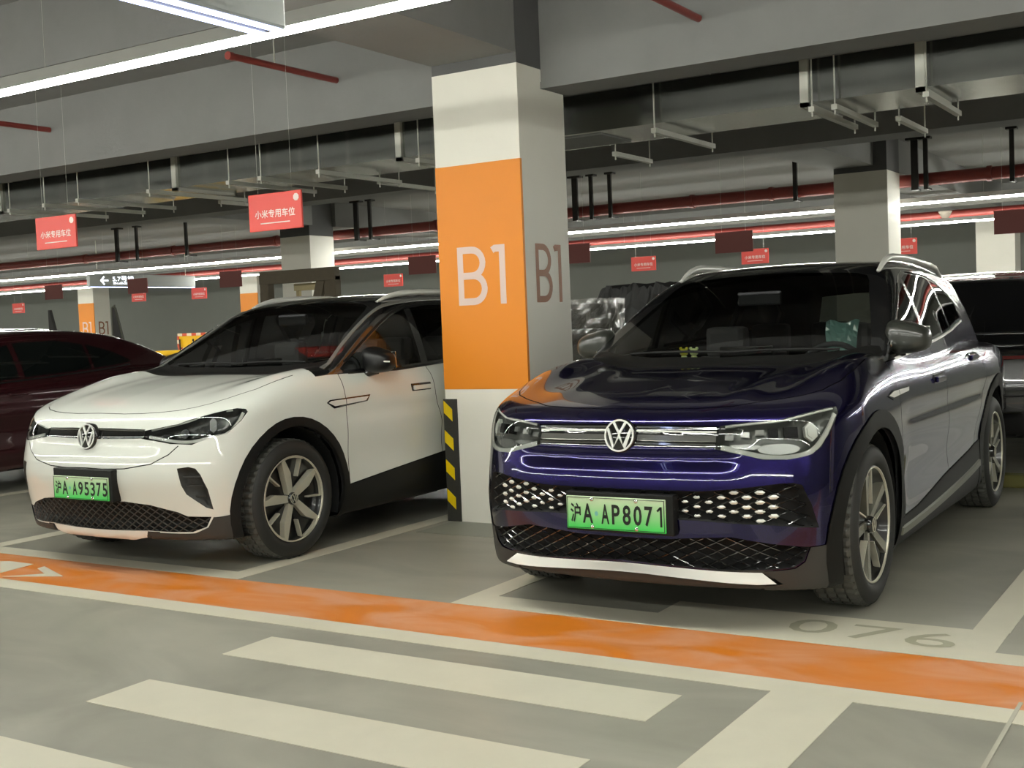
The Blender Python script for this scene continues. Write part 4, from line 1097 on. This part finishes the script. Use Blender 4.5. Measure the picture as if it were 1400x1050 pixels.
for sx in (1, -1):
    q = on_front(S, [(sx*(.08+.36*t), .847-.004*t) for t in np.linspace(0, 1, 10)]); ribbon3(S, q, .030, .003, -.006).build('band_strip', mat('band_grey_panel', (120, 120, 116), rough=.2, metal=.6), bd)
front_badge(S, car, 0, .852, .074)
gu = spec['front']['grille_up']; gub = lamp_bowl(C, 'grille_up', full(gu), .06, M_under, car, 'upper_grille', (0, -1, .02))
gxz = [(q[0], q[2]) for q in full(gu)]
lattice(S, np.array(gxz)*[.985, 1]+[0, 0], .115, .052, .014, .0035, 'grille_mesh', M_gloss, gub)
def stud_mesh():
    mb = MB(); v = [(0, -.35, 0)]; n = 6
    for k in range(n):
        t = 2*math.pi*k/n; v.append((math.cos(t)*(1.0 if k % 3 == 0 else .9), .25, math.sin(t)))
    mb.add(v, [(0, 1+(k+1) % n, 1+k) for k in range(n)]+[tuple(range(1, n+1))]); me = mb.mesh('grille_stud'); me.materials.append(M_silver); return me
SM = stud_mesh()
for sx in (1, -1):
    for i in range(13):
        x = .052+i*.0525; t = i/12
        top_z = np.interp(x, [0, .394, .516, .632, .754], [.622, .621, .630, .643, .652]); bot_z = np.interp(x, [0, .24, .512, .675, .78], [.500, .494, .482, .473, .461])
        for j in range(5):
            z = .636-j*.042-(.021 if i % 2 else 0)
            if not (bot_z+.012 < z < top_z-.012): continue
            sz = .008+.0165*t**.8
            if x < .30 and .42 < z < .62 and abs(x) < .29: 
                if z < .598: continue
            p = on_front(S, [(sx*x, z)])[0]; nn = S.normals(p[None])[0]; yv = -nn; xv = np.cross(yv, (0, 0, 1.)); xv /= np.linalg.norm(xv); zv = np.cross(xv, yv)
            o = bpy.data.objects.new('grille_stud', SM); COL.objects.link(o); o.parent = gub
            M = Matrix.Identity(4)
            for r in range(3): M[r][0] = xv[r]*sz; M[r][1] = yv[r]*.012; M[r][2] = zv[r]*sz*.44; M[r][3] = (p-nn*.010)[r]
            o.matrix_local = M
gl = spec['front']['grille_low']; glb = lamp_bowl(C, 'grille_low', full(gl), .07, M_under, car, 'lower_grille', (0, -1, 0))
lattice(S, [(q[0], q[2]) for q in full(gl)], .088, .042, .010, .0042, 'grille_mesh', M_gloss, glb)
C.obj('front_lip', 'lip', M_silver, car, offfn=lambda V: .004+.030*np.clip((np.interp(np.abs(V[:, 0]), [0, .235, .436, .616], [.284, .277, .268, .265])-V[:, 2])/.036, 0, 1))
for s in 'LR': C.obj('bumper_corner', 'clad'+s, M_plast, car, off=.005)
number_plate(S, car, .437, .585, 'AP8071', front_u(S, [0.], [.51])[0]-.022)
roof_rails(S, car, 2.16, 4.15, lambda u: .605-.10*ss(2.6, 4.4, u), M_silver)
for sx in (1, -1):
    q = on_side(S, [(1.32+1.95*t, .262+.11*t**1.5) for t in np.linspace(0, 1, 16)]); q[:, 0] *= sx; ribbon3(S, q, .045, .012, .004).build('sill_strip', mat('sill_grey_strip', (132, 132, 120), rough=.4, metal=.3), car)
car_p = car

# ---- white car
WB = [(1.25, 1.108), (1.454, 1.105), (1.94, 1.10), (2.53, 1.122), (3.2, 1.16), (3.75, 1.20)]
WT = [(1.25, 1.122), (1.34, 1.124), (1.66, 1.288), (1.90, 1.405), (2.08, 1.478), (2.28, 1.525), (2.6, 1.55), (3.0, 1.535), (3.4, 1.47), (3.75, 1.33)]
spec = dict(name='white_suv', label='white electric SUV with black roof parked left of the orange column', at=(-5.89, 4.57), shell=WHITE, len=4.65, r=.365,
    paint=M_whitep, roofmat=M_blackp, trim=M_arch, belt=WB, wtop=WT, upper_rear=[(0, 4.1, 1.19), (0, 4.4, 1.14), (0, 4.65, 1.2), (0, 4.65, 1.95)],
    hoodseam=[(0, .160, .932), (.21, .16, .932), (.35, .175, .935), (.466, .2, .939), (.58, .24, .948), (.662, .295, .962), (.72, .36, .98), (.762, .449, 1.001), (.817, .636, 1.044), (.828, .847, 1.083), (.83, .945, 1.109)],
    hoodback=[(.81, 1.10, 1.12), (.7, 1.125, 1.12), (.4, 1.10, 1.11), (0, 1.09, 1.11)], cowl=[(.82, 1.13, 1.12), (.835, 1.30, 1.14), (.8, 1.38, 1.15), (0, 1.31, 1.15)],
    ws=[(0, 1.150), (.4, 1.155), (.68, 1.168), (.77, 1.19), (.745, 1.23), (.672, 1.335), (.635, 1.43), (.612, 1.50), (.585, 1.532), (.52, 1.553), (.3, 1.57), (0, 1.577)],
    wins=[(1.36, 2.25), (2.33, 3.15), (3.22, 3.70)], rearglass=[(.5, 4.45, 1.21), (.52, 4.35, 1.26), (.44, 4.1, 1.44)], sideglass=glass('window_mid_tint', (.72, .76, .72)), rearside=glass('window_rear_tint', (.74, .77, .74)),
    front=dict(chin=[(0, .06, .256), (.5, .07, .256), (.5, .2, .1), (0, .2, .1)], headlight=[(.432, .108, .842), (.642, .174, .875), (.75, .276, .909), (.874, .416, .948), (.9, .462, .939), (.905, .47, .92), (.895, .428, .869), (.846, .363, .787), (.822, .337, .779), (.742, .178, .757), (.623, .13, .764), (.431, .091, .797)],
        band=[(0, .081, .853), (.167, .085, .854), (.4325, .11, .848), (.4315, .091, .797), (.191, .06, .792), (0, .054, .791)],
        intake=[(.676, .119, .627), (.737, .148, .635), (.773, .167, .624), (.797, .18, .589), (.82, .208, .503), (.812, .262, .383), (.784, .235, .396), (.714, .145, .477), (.696, .126, .53)],
        grille_low=[(0, .041, .424), (.154, .043, .426), (.294, .054, .431), (.478, .087, .413), (.64, .14, .373), (.692, .168, .347), (.81, .251, .339), (.781, .235, .281), (.703, .207, .252), (.586, .165, .252), (.423, .125, .258), (.164, .097, .254), (0, .1, .252)],
        lip=[(0, .102, .250), (.163, .099, .252), (.421, .127, .256), (.402, .157, .217), (.2, .12, .206), (0, .12, .204)],
        clad=[(.81, .251, .341), (.893, .348, .349), (.96, .4, .352), (.97, .5, .30), (.97, .5, .1), (.37, .2, .1), (.402, .157, .217), (.423, .125, .258), (.586, .165, .252), (.703, .207, .252), (.781, .235, .281)]),
    openings=['headlightL', 'headlightR', 'intakeL', 'intakeR', 'grille_low'], arch=(.442, .498), wa=.925, wheel='kite',
    sill=[(1.1, .1), (1.1, .365), (1.308, .383), (1.79, .429), (2.42, .482), (3.2, .53), (3.3, .53), (3.3, .1)],
    doors=[[(1.32, 1.095), (1.318, .96), (1.314, .724), (1.308, .385), (1.79, .429), (2.36, .478), (2.36, .7), (2.30, .9), (2.29, 1.10)],
           [(2.29, 1.10), (2.30, .9), (2.36, .7), (2.36, .478), (2.9, .512), (2.98, .52), (3.05, .66), (3.2, .85), (3.27, 1.0), (3.22, 1.145)]],
    seams=[], handles=[(2.14, .957), (3.02, .985)], handlemat=M_whitep, mirror=(.965, 1.64, 1.165), mirrormat=mat('mirror_black', (13, 13, 13), rough=.38), mstrip=True, rows=(1.98, 2.80),
    badge=[(0, 1.13, .922), (0, 1.161, .938), (0, 1.567, .946), (0, 1.53, .905), (0, 1.193, .882)])
spec['seams'] = seam_lines(Shell(WHITE), spec)+[[(0., .017, .624), (.161, .021, .62), (.331, .038, .625), (.513, .074, .653), (.619, .113, .705), (.668, .147, .752)]]
S, C, car = build_suv(spec); SW = S
hl = spec['front']['headlight']
for s in 'LR':
    sx = 1 if s == 'L' else -1
    q = hl if sx > 0 else mir(hl)[::-1]; dn = S.normals(np.array(q)).mean(0)
    hd = lamp_bowl(C, 'headlight'+s, q, .05, M_lampmid, car, 'headlight', dn)
    C.obj('lamp_lens', 'headlight'+s, M_lens, hd)
    ins = inset3(hl, .87)
    for seg, wd in ((ins[0:4], .014), (ins[5:12], .020)):
        g = S.project(resample(chaikin(seg, 1), 24), 3); g[:, 0] *= sx
        ribbon3(S, g, wd, .006, -.011).build('light_guide', M_drl, hd)
    def blk(x, z, w, h, dep, m, nm, rot=0., nseg=4, off=.020):
        p = on_front(S, [(x, z)])[0]; nn = S.normals(p[None])[0]; e1 = np.cross(nn, (0, 0, 1.)); e1 /= -np.linalg.norm(e1); e2 = np.cross(nn, e1); e2 *= np.sign(e2[2])
        c = p-nn*off; mb = MB(); pol = [(w*math.cos(rot+2*math.pi*k/nseg), h*math.sin(rot+2*math.pi*k/nseg)) for k in range(nseg)]
        g = lambda a, b, d: np.array([sx, 1, 1])*(c+e1*a+e2*b-nn*d)
        mb.prism(pol, g, 0, dep); mb.prism([(a*.7, b*.7) for a, b in pol], g, -.004, .002); return mb.build(nm, m, hd)
    blk(.585, .812, .040, .016, .02, M_lampdk, 'lamp_projector', math.pi/4, 4, .02); blk(.69, .824, .026, .026, .02, M_lampdk, 'lamp_projector', 0, 16, .02)
    blk(.825, .868, .022, .048, .02, M_refl, 'lamp_facet', math.pi/6, 6, .02)
bd = C.obj('light_band', 'band', M_gloss, car, off=-.006)
for z0, z1, w, m in ((.846, .843, .009, M_chrome),):
    for sx in (1, -1):
        q = on_front(S, [(sx*(.06+(.43-.06)*t), z0+(z1-z0)*t) for t in np.linspace(0, 1, 14)]); ribbon3(S, q, w, .004, -.005).build('band_strip', m, bd)
front_badge(S, car, 0, .805, .076)
for s in 'LR':
    sx = 1 if s == 'L' else -1; q = spec['front']['intake']; q = q if sx > 0 else mir(q)[::-1]
    ib = lamp_bowl(C, 'intake'+s, q, .05, M_plast, car, 'air_intake', S.normals(np.array(q)).mean(0))
    for z in (.575, .515, .455):
        qq = on_front(S, [(sx*(.70+.10*t), z) for t in np.linspace(0, 1, 6)]); ribbon3(S, qq-S.normals(qq)*.03, .012, .006, 0).build('intake_slat', M_plast, ib)
gl = spec['front']['grille_low']; glb = lamp_bowl(C, 'grille_low', full(gl), .05, M_arch, car, 'lower_grille', (0, -1, 0))
lattice(S, [(q[0], q[2]) for q in full(gl)], .062, .040, .006, .0040, 'grille_mesh', M_plast, glb)
C.obj('front_lip', 'lip', M_silver, car, offfn=lambda V: .004+.012*(1-ss(.30, .42, np.abs(V[:, 0])))*np.clip((np.interp(np.abs(V[:, 0]), [0, .163, .421], [.250, .252, .256])-V[:, 2])/.042, 0, 1))
for s in 'LR': C.obj('bumper_corner', 'clad'+s, M_plast, car, off=.005)
number_plate(S, car, .440, .575, 'A95375', front_u(S, [0.], [.5])[0]-.03, holder=(.045, .03, .008, .006))
roof_rails(S, car, 2.1, 3.9, lambda u: .60-.10*ss(2.5, 4.2, u), M_silver, .03)
# pale arch line from the A-pillar over the roof edge
for sx in (1, -1):
    q = np.array([(.815, 1.235, 1.14), (.77, 1.40, 1.222), (.725, 1.575, 1.302), (.688, 1.81, 1.43), (.682, 1.99, 1.514), (.672, 2.2, 1.556), (.648, 2.6, 1.58), (.62, 3.0, 1.575)]); q = chaikin(q, 2); q = S.project(q, 4); q[:, 0] *= sx
    ribbon3(S, q, .034, .004, .001).build('pillar_trim', mat('pillar_grey_trim', (128, 128, 124), rough=.3, metal=.4), car)
car_w = car
# ------------------------------------------------------------------ other vehicles
def plain_car(name, label, shell, at, yaw, paint, ln, r, bot, top, wins, seams=True, tail=None, cell=.03, zmax=1.78):
    S = Shell(shell); V, F = surface_nets(S, (-1.05, -.08, .10), (1.05, ln+.12, zmax), cell); V = S.project(V); C = Cutter(V, F, S)
    car = empty(name, (at[0], at[1], 0), label, 'car'); car.rotation_euler[2] = yaw
    up = [(0, u, z-.02) for u, z in bot]; up = [(0, bot[0][0]-.14, bot[0][1]-.018)]+up+[(0, bot[-1][0]+.35, bot[-1][1]-.03), (0, ln, bot[-1][1]-.06), (0, ln+.2, 1.95), (0, 1.4, 1.95), (0, bot[0][0]-.14, 1.45)]
    C.cut(up, 'upper', d=(1, 0, 0), thr=None)
    for s, d in ((1, (1., 0, 0)), (-1, (-1., 0, 0))):
        for k, (u0, u1) in enumerate(wins): C.cut(curve_poly(bot, top, u0, u1, 12, .012), 'g%d%d' % (k, s), d=d, thr=.12, only=['upper'])
        for h in shell['hub']:
            C.cut([(0, h+(r+.05)*math.cos(t), r+(r+.05)*math.sin(t)) for t in np.linspace(0, 2*math.pi, 30, endpoint=False)], None, d=d, thr=.02, only=['body'])
    dn = (C.nor[:, 2] < -.75) & np.isin(C.part, ['body']); C.part[dn] = 'under'
    C.pieces('body_shell', 'body', paint, car); C.pieces('roof_and_pillars', 'upper', paint if paint is M_wred else M_blackp, car); C.pieces('underbody', 'under', M_under, car)
    us = np.linspace(wins[0][0]+.05, wins[-1][1]-.02, 30); bu, bz = np.array(bot).T; tu, tz = np.array(top).T
    for s in (1, -1):
        for k in range(len(wins)): C.obj('side_window', 'g%d%d' % (k, s), M_dglass, car, off=.001)
        q = on_side(S, np.c_[us, np.interp(us, bu, bz)-.012]); q[:, 0] *= s; ribbon3(S, q, .018, .006, .001).build('window_trim', M_arch, car)
    for h in shell['hub']:
        wheel_well(car, h, r, r+.046, .88)
        for sx in (1, -1): make_wheel(car, .895, h, r, 'blade', sx, 'wheel')
    return S, C, car
M_wred = mat('dark_red_car_paint', (.045, .006, .010), rough=.25, metal=.4, coat=1.)
M_dglass = mat('dark_opaque_glass', (.004, .006, .006), rough=.04, coat=.5)
SEDAN = dict(PURPLE, crest=.03, haunch=.02, hub=(.92, 3.82),
    nose=[(.16, .20), (.21, .10), (.30, .05), (.44, .02), (.56, .01), (.66, .03), (.74, .07), (.80, .14), (.86, .30)],
    hood=[(0, .74), (.2, .80), (.5, .87), (1.0, .935), (1.3, .955), (2, 1.04), (3.5, 1.09), (4.4, 1.10), (4.8, 1.06), (5, 1.0)],
    sec=[(.14, .84), (.22, .89), (.30, .915), (.45, .925), (.66, .93), (.80, .928), (.90, .915), (.97, .895), (1.03, .868), (1.12, .81)],
    csec=[(.88, .89), (1.0, .86), (1.1, .825), (1.2, .775), (1.3, .715), (1.4, .65), (1.5, .57)],
    cplan=[(1.0, -.01), (2.1, 0), (2.7, 0), (3.3, -.03), (3.9, -.09), (4.4, -.15), (4.9, -.2)],
    plan=[(0, 0), (3.2, 0), (4.0, -.02), (4.5, -.06), (4.9, -.12)],
    roof=[(1.6, 1.34), (1.9, 1.42), (2.3, 1.475), (2.75, 1.50), (3.2, 1.495), (3.65, 1.453), (4.0, 1.363), (4.28, 1.257), (4.5, 1.157), (4.8, 1.08)],
    ws=[(.85, .98), (1.0, 1.25), (1.1, 1.43), (1.2, 1.62), (1.3, 1.82), (1.4, 2.04), (1.5, 2.3)], wsbow=.10,
    rg=[(1.0, 4.75), (1.2, 4.55), (1.35, 4.4), (1.5, 4.3)],
    tail=[(.2, 4.72), (.3, 4.80), (.5, 4.86), (.7, 4.87), (.95, 4.85), (1.06, 4.80), (1.2, 4.70)])
sb = [(1.45, .985), (2.2, 1.02), (2.9, 1.055), (3.5, 1.09), (3.86, 1.125)]; st = [(1.45, 1.0), (1.75, 1.17), (2.1, 1.31), (2.5, 1.385), (2.95, 1.395), (3.35, 1.34), (3.65, 1.25), (3.86, 1.15)]
S, C, car = plain_car('dark_red_sedan', 'dark red fastback sedan beyond the empty bay beside the white car', SEDAN, (-10.7, 4.6), 0., M_wred, 4.95, .345, sb, st, [(1.5, 2.42), (2.48, 3.28), (3.32, 3.83)], zmax=1.6)
for u, z in ((2.35, .90), (3.2, .925)):
    for sx in (1, -1):
        p = on_side(S, [(u, z)])[0]; MB().bbox((min(sx*p[0], sx*(p[0]+.02)), u-.10, z-.014), (max(sx*p[0], sx*(p[0]+.02)), u+.10, z+.014), .007).build('door_handle', M_wred, car)
BSUV = dict(PURPLE)
S, C, car = plain_car('black_suv', 'black SUV showing its dark tail behind the violet car', BSUV, (-2.15, 15.2), math.pi, M_blackp, 4.95, .376, PB, PT, [(1.44, 2.235), (2.315, 3.29), (3.345, 4.05)])
for z, w, m, nm in ((.93, .035, mat('tail_lamp_red', (96, 10, 14), rough=.15, coat=1.), 'tail_lamp'), (1.03, .012, M_chrome, 'tail_trim'), (1.13, .012, M_chrome, 'tail_trim'), (.62, .02, M_arch, 'bumper_trim')):
    xs = np.linspace(-.68, .68, 21); us = np.linspace(5.2, 3.6, 200); q = []
    for x in xs:
        v = S(np.full(200, x), us, np.full(200, z)); q.append((x, us[np.argmax(v < 0)], z))
    ribbon3(S, np.array(q), w, .012, .001).build(nm, m, car)
pl = MB().bbox((-.22, 4.93, .70), (.22, 4.945, .84), .004).build('tail_panel', M_plast, car)
roof_rails(S, car, 2.16, 4.15, lambda u: .605-.10*ss(2.6, 4.4, u), M_silver)
S, C, car = plain_car('white_van', 'distant white SUV whose pale roof shows above the dark red sedan', WHITE, (-19.7, 16.6), math.pi, M_whitep, 4.65, .365, WB, WT, [(1.40, 2.25), (2.33, 3.15), (3.22, 3.70)], cell=.05)
MB().prism([(-.02, 0), (.02, 0), (.012, .12), (-.004, .13)], lambda a, b, d: (d, 3.55+a*3, 1.575+b), -.02, .02).build('roof_antenna', M_whitep, car)

# ------------------------------------------------------------------ goods and gear standing about
M_wood = mat('dark_timber', (96, 86, 70), rough=.75, noise=.12, nscale=12); M_pine = mat('pale_pine', (196, 182, 142), rough=.7, noise=.06, nscale=14)
fr = empty('timber_frame', (-12.1, 12.6, 0), 'dark timber crate frame with a slanted brace standing behind the white car', 'frame')
for nm, lo, hi in (('post', (.0, 0, 0), (.16, .12, 2.2)), ('post', (1.28, 0, 0), (1.40, .12, 2.12)), ('top_rail', (0, -.01, 2.06), (1.40, .11, 2.24)), ('side_panel', (1.18, .02, 0), (1.34, .08, 2.10)), ('low_rail', (0, .0, .25), (1.4, .1, .40)), ('back_board', (-.12, .12, 0), (.02, .2, 1.95))):
    MB().bbox(lo, hi, .006).build(nm, M_wood, fr)
MB().prism([(.72, 1.05), (.86, 1.05), (1.20, 2.06), (1.05, 2.06)], lambda a, b, d: (a, d, b), .01, .07).build('brace', M_wood, fr)
pf = empty('pine_frame', (-11.78, 13.0, 0), 'small pale pine frame leaning inside the dark timber frame', 'frame')
for lo, hi in (((0, 0, 0), (.06, .05, 1.98)), ((.36, 0, 0), (.41, .05, 1.98)), ((.47, 0, 0), (.51, .05, 1.98)), ((-.03, -.01, 1.96), (.54, .06, 2.06))): MB().bbox(lo, hi, .004).build('pine_bar', M_pine, pf)
# pallet stack in film
ps = empty('wrapped_stack', (-5.37, 9.83, 0), 'tall stack of boxes wrapped in shiny clear film beside the column', 'stack')
M_card = mat('dark_carton', (70, 66, 56), rough=.7, noise=.15, nscale=5); rnd = random.Random(3)
for k in range(6):
    z = .12+k*.235; dx = rnd.uniform(-.015, .015); MB().bbox((-.29+dx, -.26, z), (.29+dx, .26, z+.23), .012).build('carton', M_card, ps)
for yy in (-.2, 0, .2): MB().box((-.3, yy-.05, 0), (.3, yy+.05, .12)).build('pallet_runner', M_wood, ps)
G = []
for i in range(33):
    z = .10+1.47*i/32; row = []
    for k in range(57):
        t = 2*math.pi*k/56; c, s_ = math.cos(t), math.sin(t); q = 1/max(abs(c), abs(s_))**.85
        w = 1+.022*math.sin(9*t+13*z)+.02*math.sin(23*z-5*t)+rnd.uniform(-.014, .014); w *= 1+.08*(z < .9)*math.sin(4*z)**2
        row.append((.325*c*q*w, .295*s_*q*w, z+rnd.uniform(-.006, .006)))
    row[-1] = row[0]; G.append(row)
def film_material():
    m = bpy.data.materials.new('clear_wrap_film'); m.use_nodes = True; nt = m.node_tree
    for n in list(nt.nodes): nt.nodes.remove(n)
    o = nt.nodes.new('ShaderNodeOutputMaterial'); t = nt.nodes.new('ShaderNodeBsdfTransparent'); g = nt.nodes.new('ShaderNodeBsdfGlossy'); d = nt.nodes.new('ShaderNodeBsdfDiffuse')
    g.inputs['Roughness'].default_value = .18; d.inputs[0].default_value = (.6, .6, .55, 1)
    m1 = nt.nodes.new('ShaderNodeMixShader'); m1.inputs[0].default_value = .45; m2 = nt.nodes.new('ShaderNodeMixShader'); m2.inputs[0].default_value = .35
    nt.links.new(g.outputs[0], m1.inputs[1]); nt.links.new(d.outputs[0], m1.inputs[2]); nt.links.new(t.outputs[0], m2.inputs[1]); nt.links.new(m1.outputs[0], m2.inputs[2]); nt.links.new(m2.outputs[0], o.inputs[0]); return m
MB().grid(G, smooth=False).build('film_wrap', film_material(), ps)
# heap under a dark cover near the far wall
rnd = random.Random(11); G = []
for i in range(15):
    row = []
    for k in range(29):
        x = -.95+1.9*k/28; prof = 2.12-.10*abs(math.sin(5*x))-.5*max(0, abs(x)-.8)*4; z = prof*min(1, i/12) if i < 13 else prof
        y = 0 if i < 13 else .6*(i-12)
        row.append((x+rnd.uniform(-.02, .02), y+rnd.uniform(-.03, .03)-.06*math.sin(3*z), max(0, z+(rnd.uniform(-.06, .05) if i > 8 else 0))))
    G.append(row)
for i in range(29): G[0][i] = (G[0][i][0], G[0][i][1], 0.)
hp = MB().grid(G, smooth=False).build('covered_heap', mat('black_tarp', (18, 18, 18), rough=.75), None); hp.location = (-11.3, 23.0, 0)
tag(hp, 'ragged heap of goods under a black cover against the far grey wall', 'heap')
# yellow cart
yc = empty('yellow_cart', (-19.55, 18.0, 0), 'yellow cart edged with red and white tape beyond the dark red sedan', 'cart')
M_ycart = mat('yellow_cart_paint', (238, 190, 10), rough=.45); M_tw = mat('tape_white', (226, 206, 180), rough=.5); M_tr = mat('tape_red', (206, 84, 50), rough=.5)
MB().bbox((-.86, 0, .35), (.86, .8, 1.0), .02).build('cart_tub', M_ycart, yc); MB().bbox((-.80, .55, .98), (.80, .62, 1.40), .012).build('back_panel', M_ycart, yc)
MB().bbox((-.90, -.03, .98), (.90, .08, 1.07), .01).build('front_rim', M_ycart, yc)
for k in range(11):
    x = -.80+k*.1455; MB().box((x, .53, 1.37), (x+.1455, .56, 1.43)).build('edge_tape', M_tr if k % 2 else M_tw, yc); MB().box((x, .53, 1.06), (x+.1455, .56, 1.12)).build('edge_tape', M_tw if k % 2 else M_tr, yc)
for k in range(3): MB().box((-.82, .53, 1.12+k*.085), (-.77, .56, 1.20+k*.085)).build('edge_tape', M_tw if k % 2 else M_tr, yc)
for x in (-.70, -.28, .2): MB().tube([(x, .5, 1.0), (x-.03, .52, 1.30)], .018, 6).build('cart_handle', M_black, yc)
for x in (-.6, .6):
    for y in (.15, .65): MB().lathe([(.02, -.05), (.17, -.05), (.18, -.03), (.18, .03), (.17, .05), (.02, .05)], lambda a, b, d, x=x, y=y: (x+d, y+a, .18+b), 20).build('cart_wheel', M_tyre, yc)
for x in (-.6, .6):
    for y in (.15, .65): MB().box((x-.07, y-.02, .18), (x+.07, y+.02, .37)).build('wheel_fork', M_black, yc)
# two tall narrow dark panels
def fin(at, h, label, loop):
    o = empty('curved_panel', at, label, 'panel')
    n = 16; mb = MB(); pts = []
    for i in range(n+1):
        t = i/n; w = .30*(1-t**2.2)+.03; lean = -.28*t; pts.append((lean, w, h*t))
    v = []; f = []
    for (x, w, z) in pts: v += [(x-w/2, 0, z), (x+w/2, 0, z), (x+w/2, .05, z), (x-w/2, .05, z)]
    for i in range(n):
        for k in range(4): f.append((i*4+k, i*4+(k+1) % 4, i*4+4+(k+1) % 4, i*4+4+k))
    f += [(3, 2, 1, 0), tuple(n*4+k for k in range(4))]
    mb.add(v, f).build('panel_sheet', M_black, o)
    if loop:
        q = [(x-w/2-.03, .02, z) for (x, w, z) in pts[6:]]+[(pts[-1][0]+.02, .02, h+.03)]+[(x+w/2+.0, .02, z) for (x, w, z) in pts[:5:-1]]
        MB().tube(q, .016, 6).build('edge_tube', mat('grey_rubber_edge', (96, 96, 84), rough=.6), o)
    MB().box((-.3, -.15, 0), (.35, .2, .03)).build('foot_plate', M_black, o)
fin((-15.75, 12.0, 0), 1.86, 'plain dark narrow panel standing upright beyond the dark red sedan', False)
fin((-14.25, 12.0, 0), 1.84, 'dark narrow panel with a looped grey edge in front of the far column', True)
wsb = MB().bbox((-3.2, 9.42, 0), (-1.35, 9.56, .10), .02).build('wheel_stop', mat('olive_wheel_stop', (104, 100, 50), rough=.7)); tag(wsb, 'low olive yellow wheel stop on the floor behind the violet car', 'wheel stop')
# figurines on the violet car's dashboard
def figurine(at, label, c1, c2):
    o = empty('figurine', at, label, 'toy')
    def ball(c, r, m, nm, sq=1.): MB().lathe([(r*math.sin(t), -r*sq*math.cos(t)) for t in np.linspace(0, math.pi, 9)], lambda a, b, d: (c[0]+a, c[1]+b, c[2]+d), 14).build(nm, m, o)
    ball((0, 0, .020), .020, c2, 'toy_body'); ball((0, 0, .055), .024, c1, 'toy_head', .9)
    for sx in (-1, 1): ball((sx*.018, 0, .076), .009, c1, 'toy_ear'); ball((sx*.014, -.010, .005), .008, c2, 'toy_foot')
M_ty = mat('toy_yellow', (206, 200, 40), rough=.4); M_tg = mat('toy_pale_green', (206, 220, 150), rough=.4)
figurine((-2.43-.285, 4.70+1.44, 1.120), 'tiny yellow figurine on the dashboard of the violet car', M_ty, M_tg)
figurine((-2.43-.225, 4.70+1.44, 1.120), 'tiny pale green figurine on the dashboard of the violet car', M_tg, M_tg)
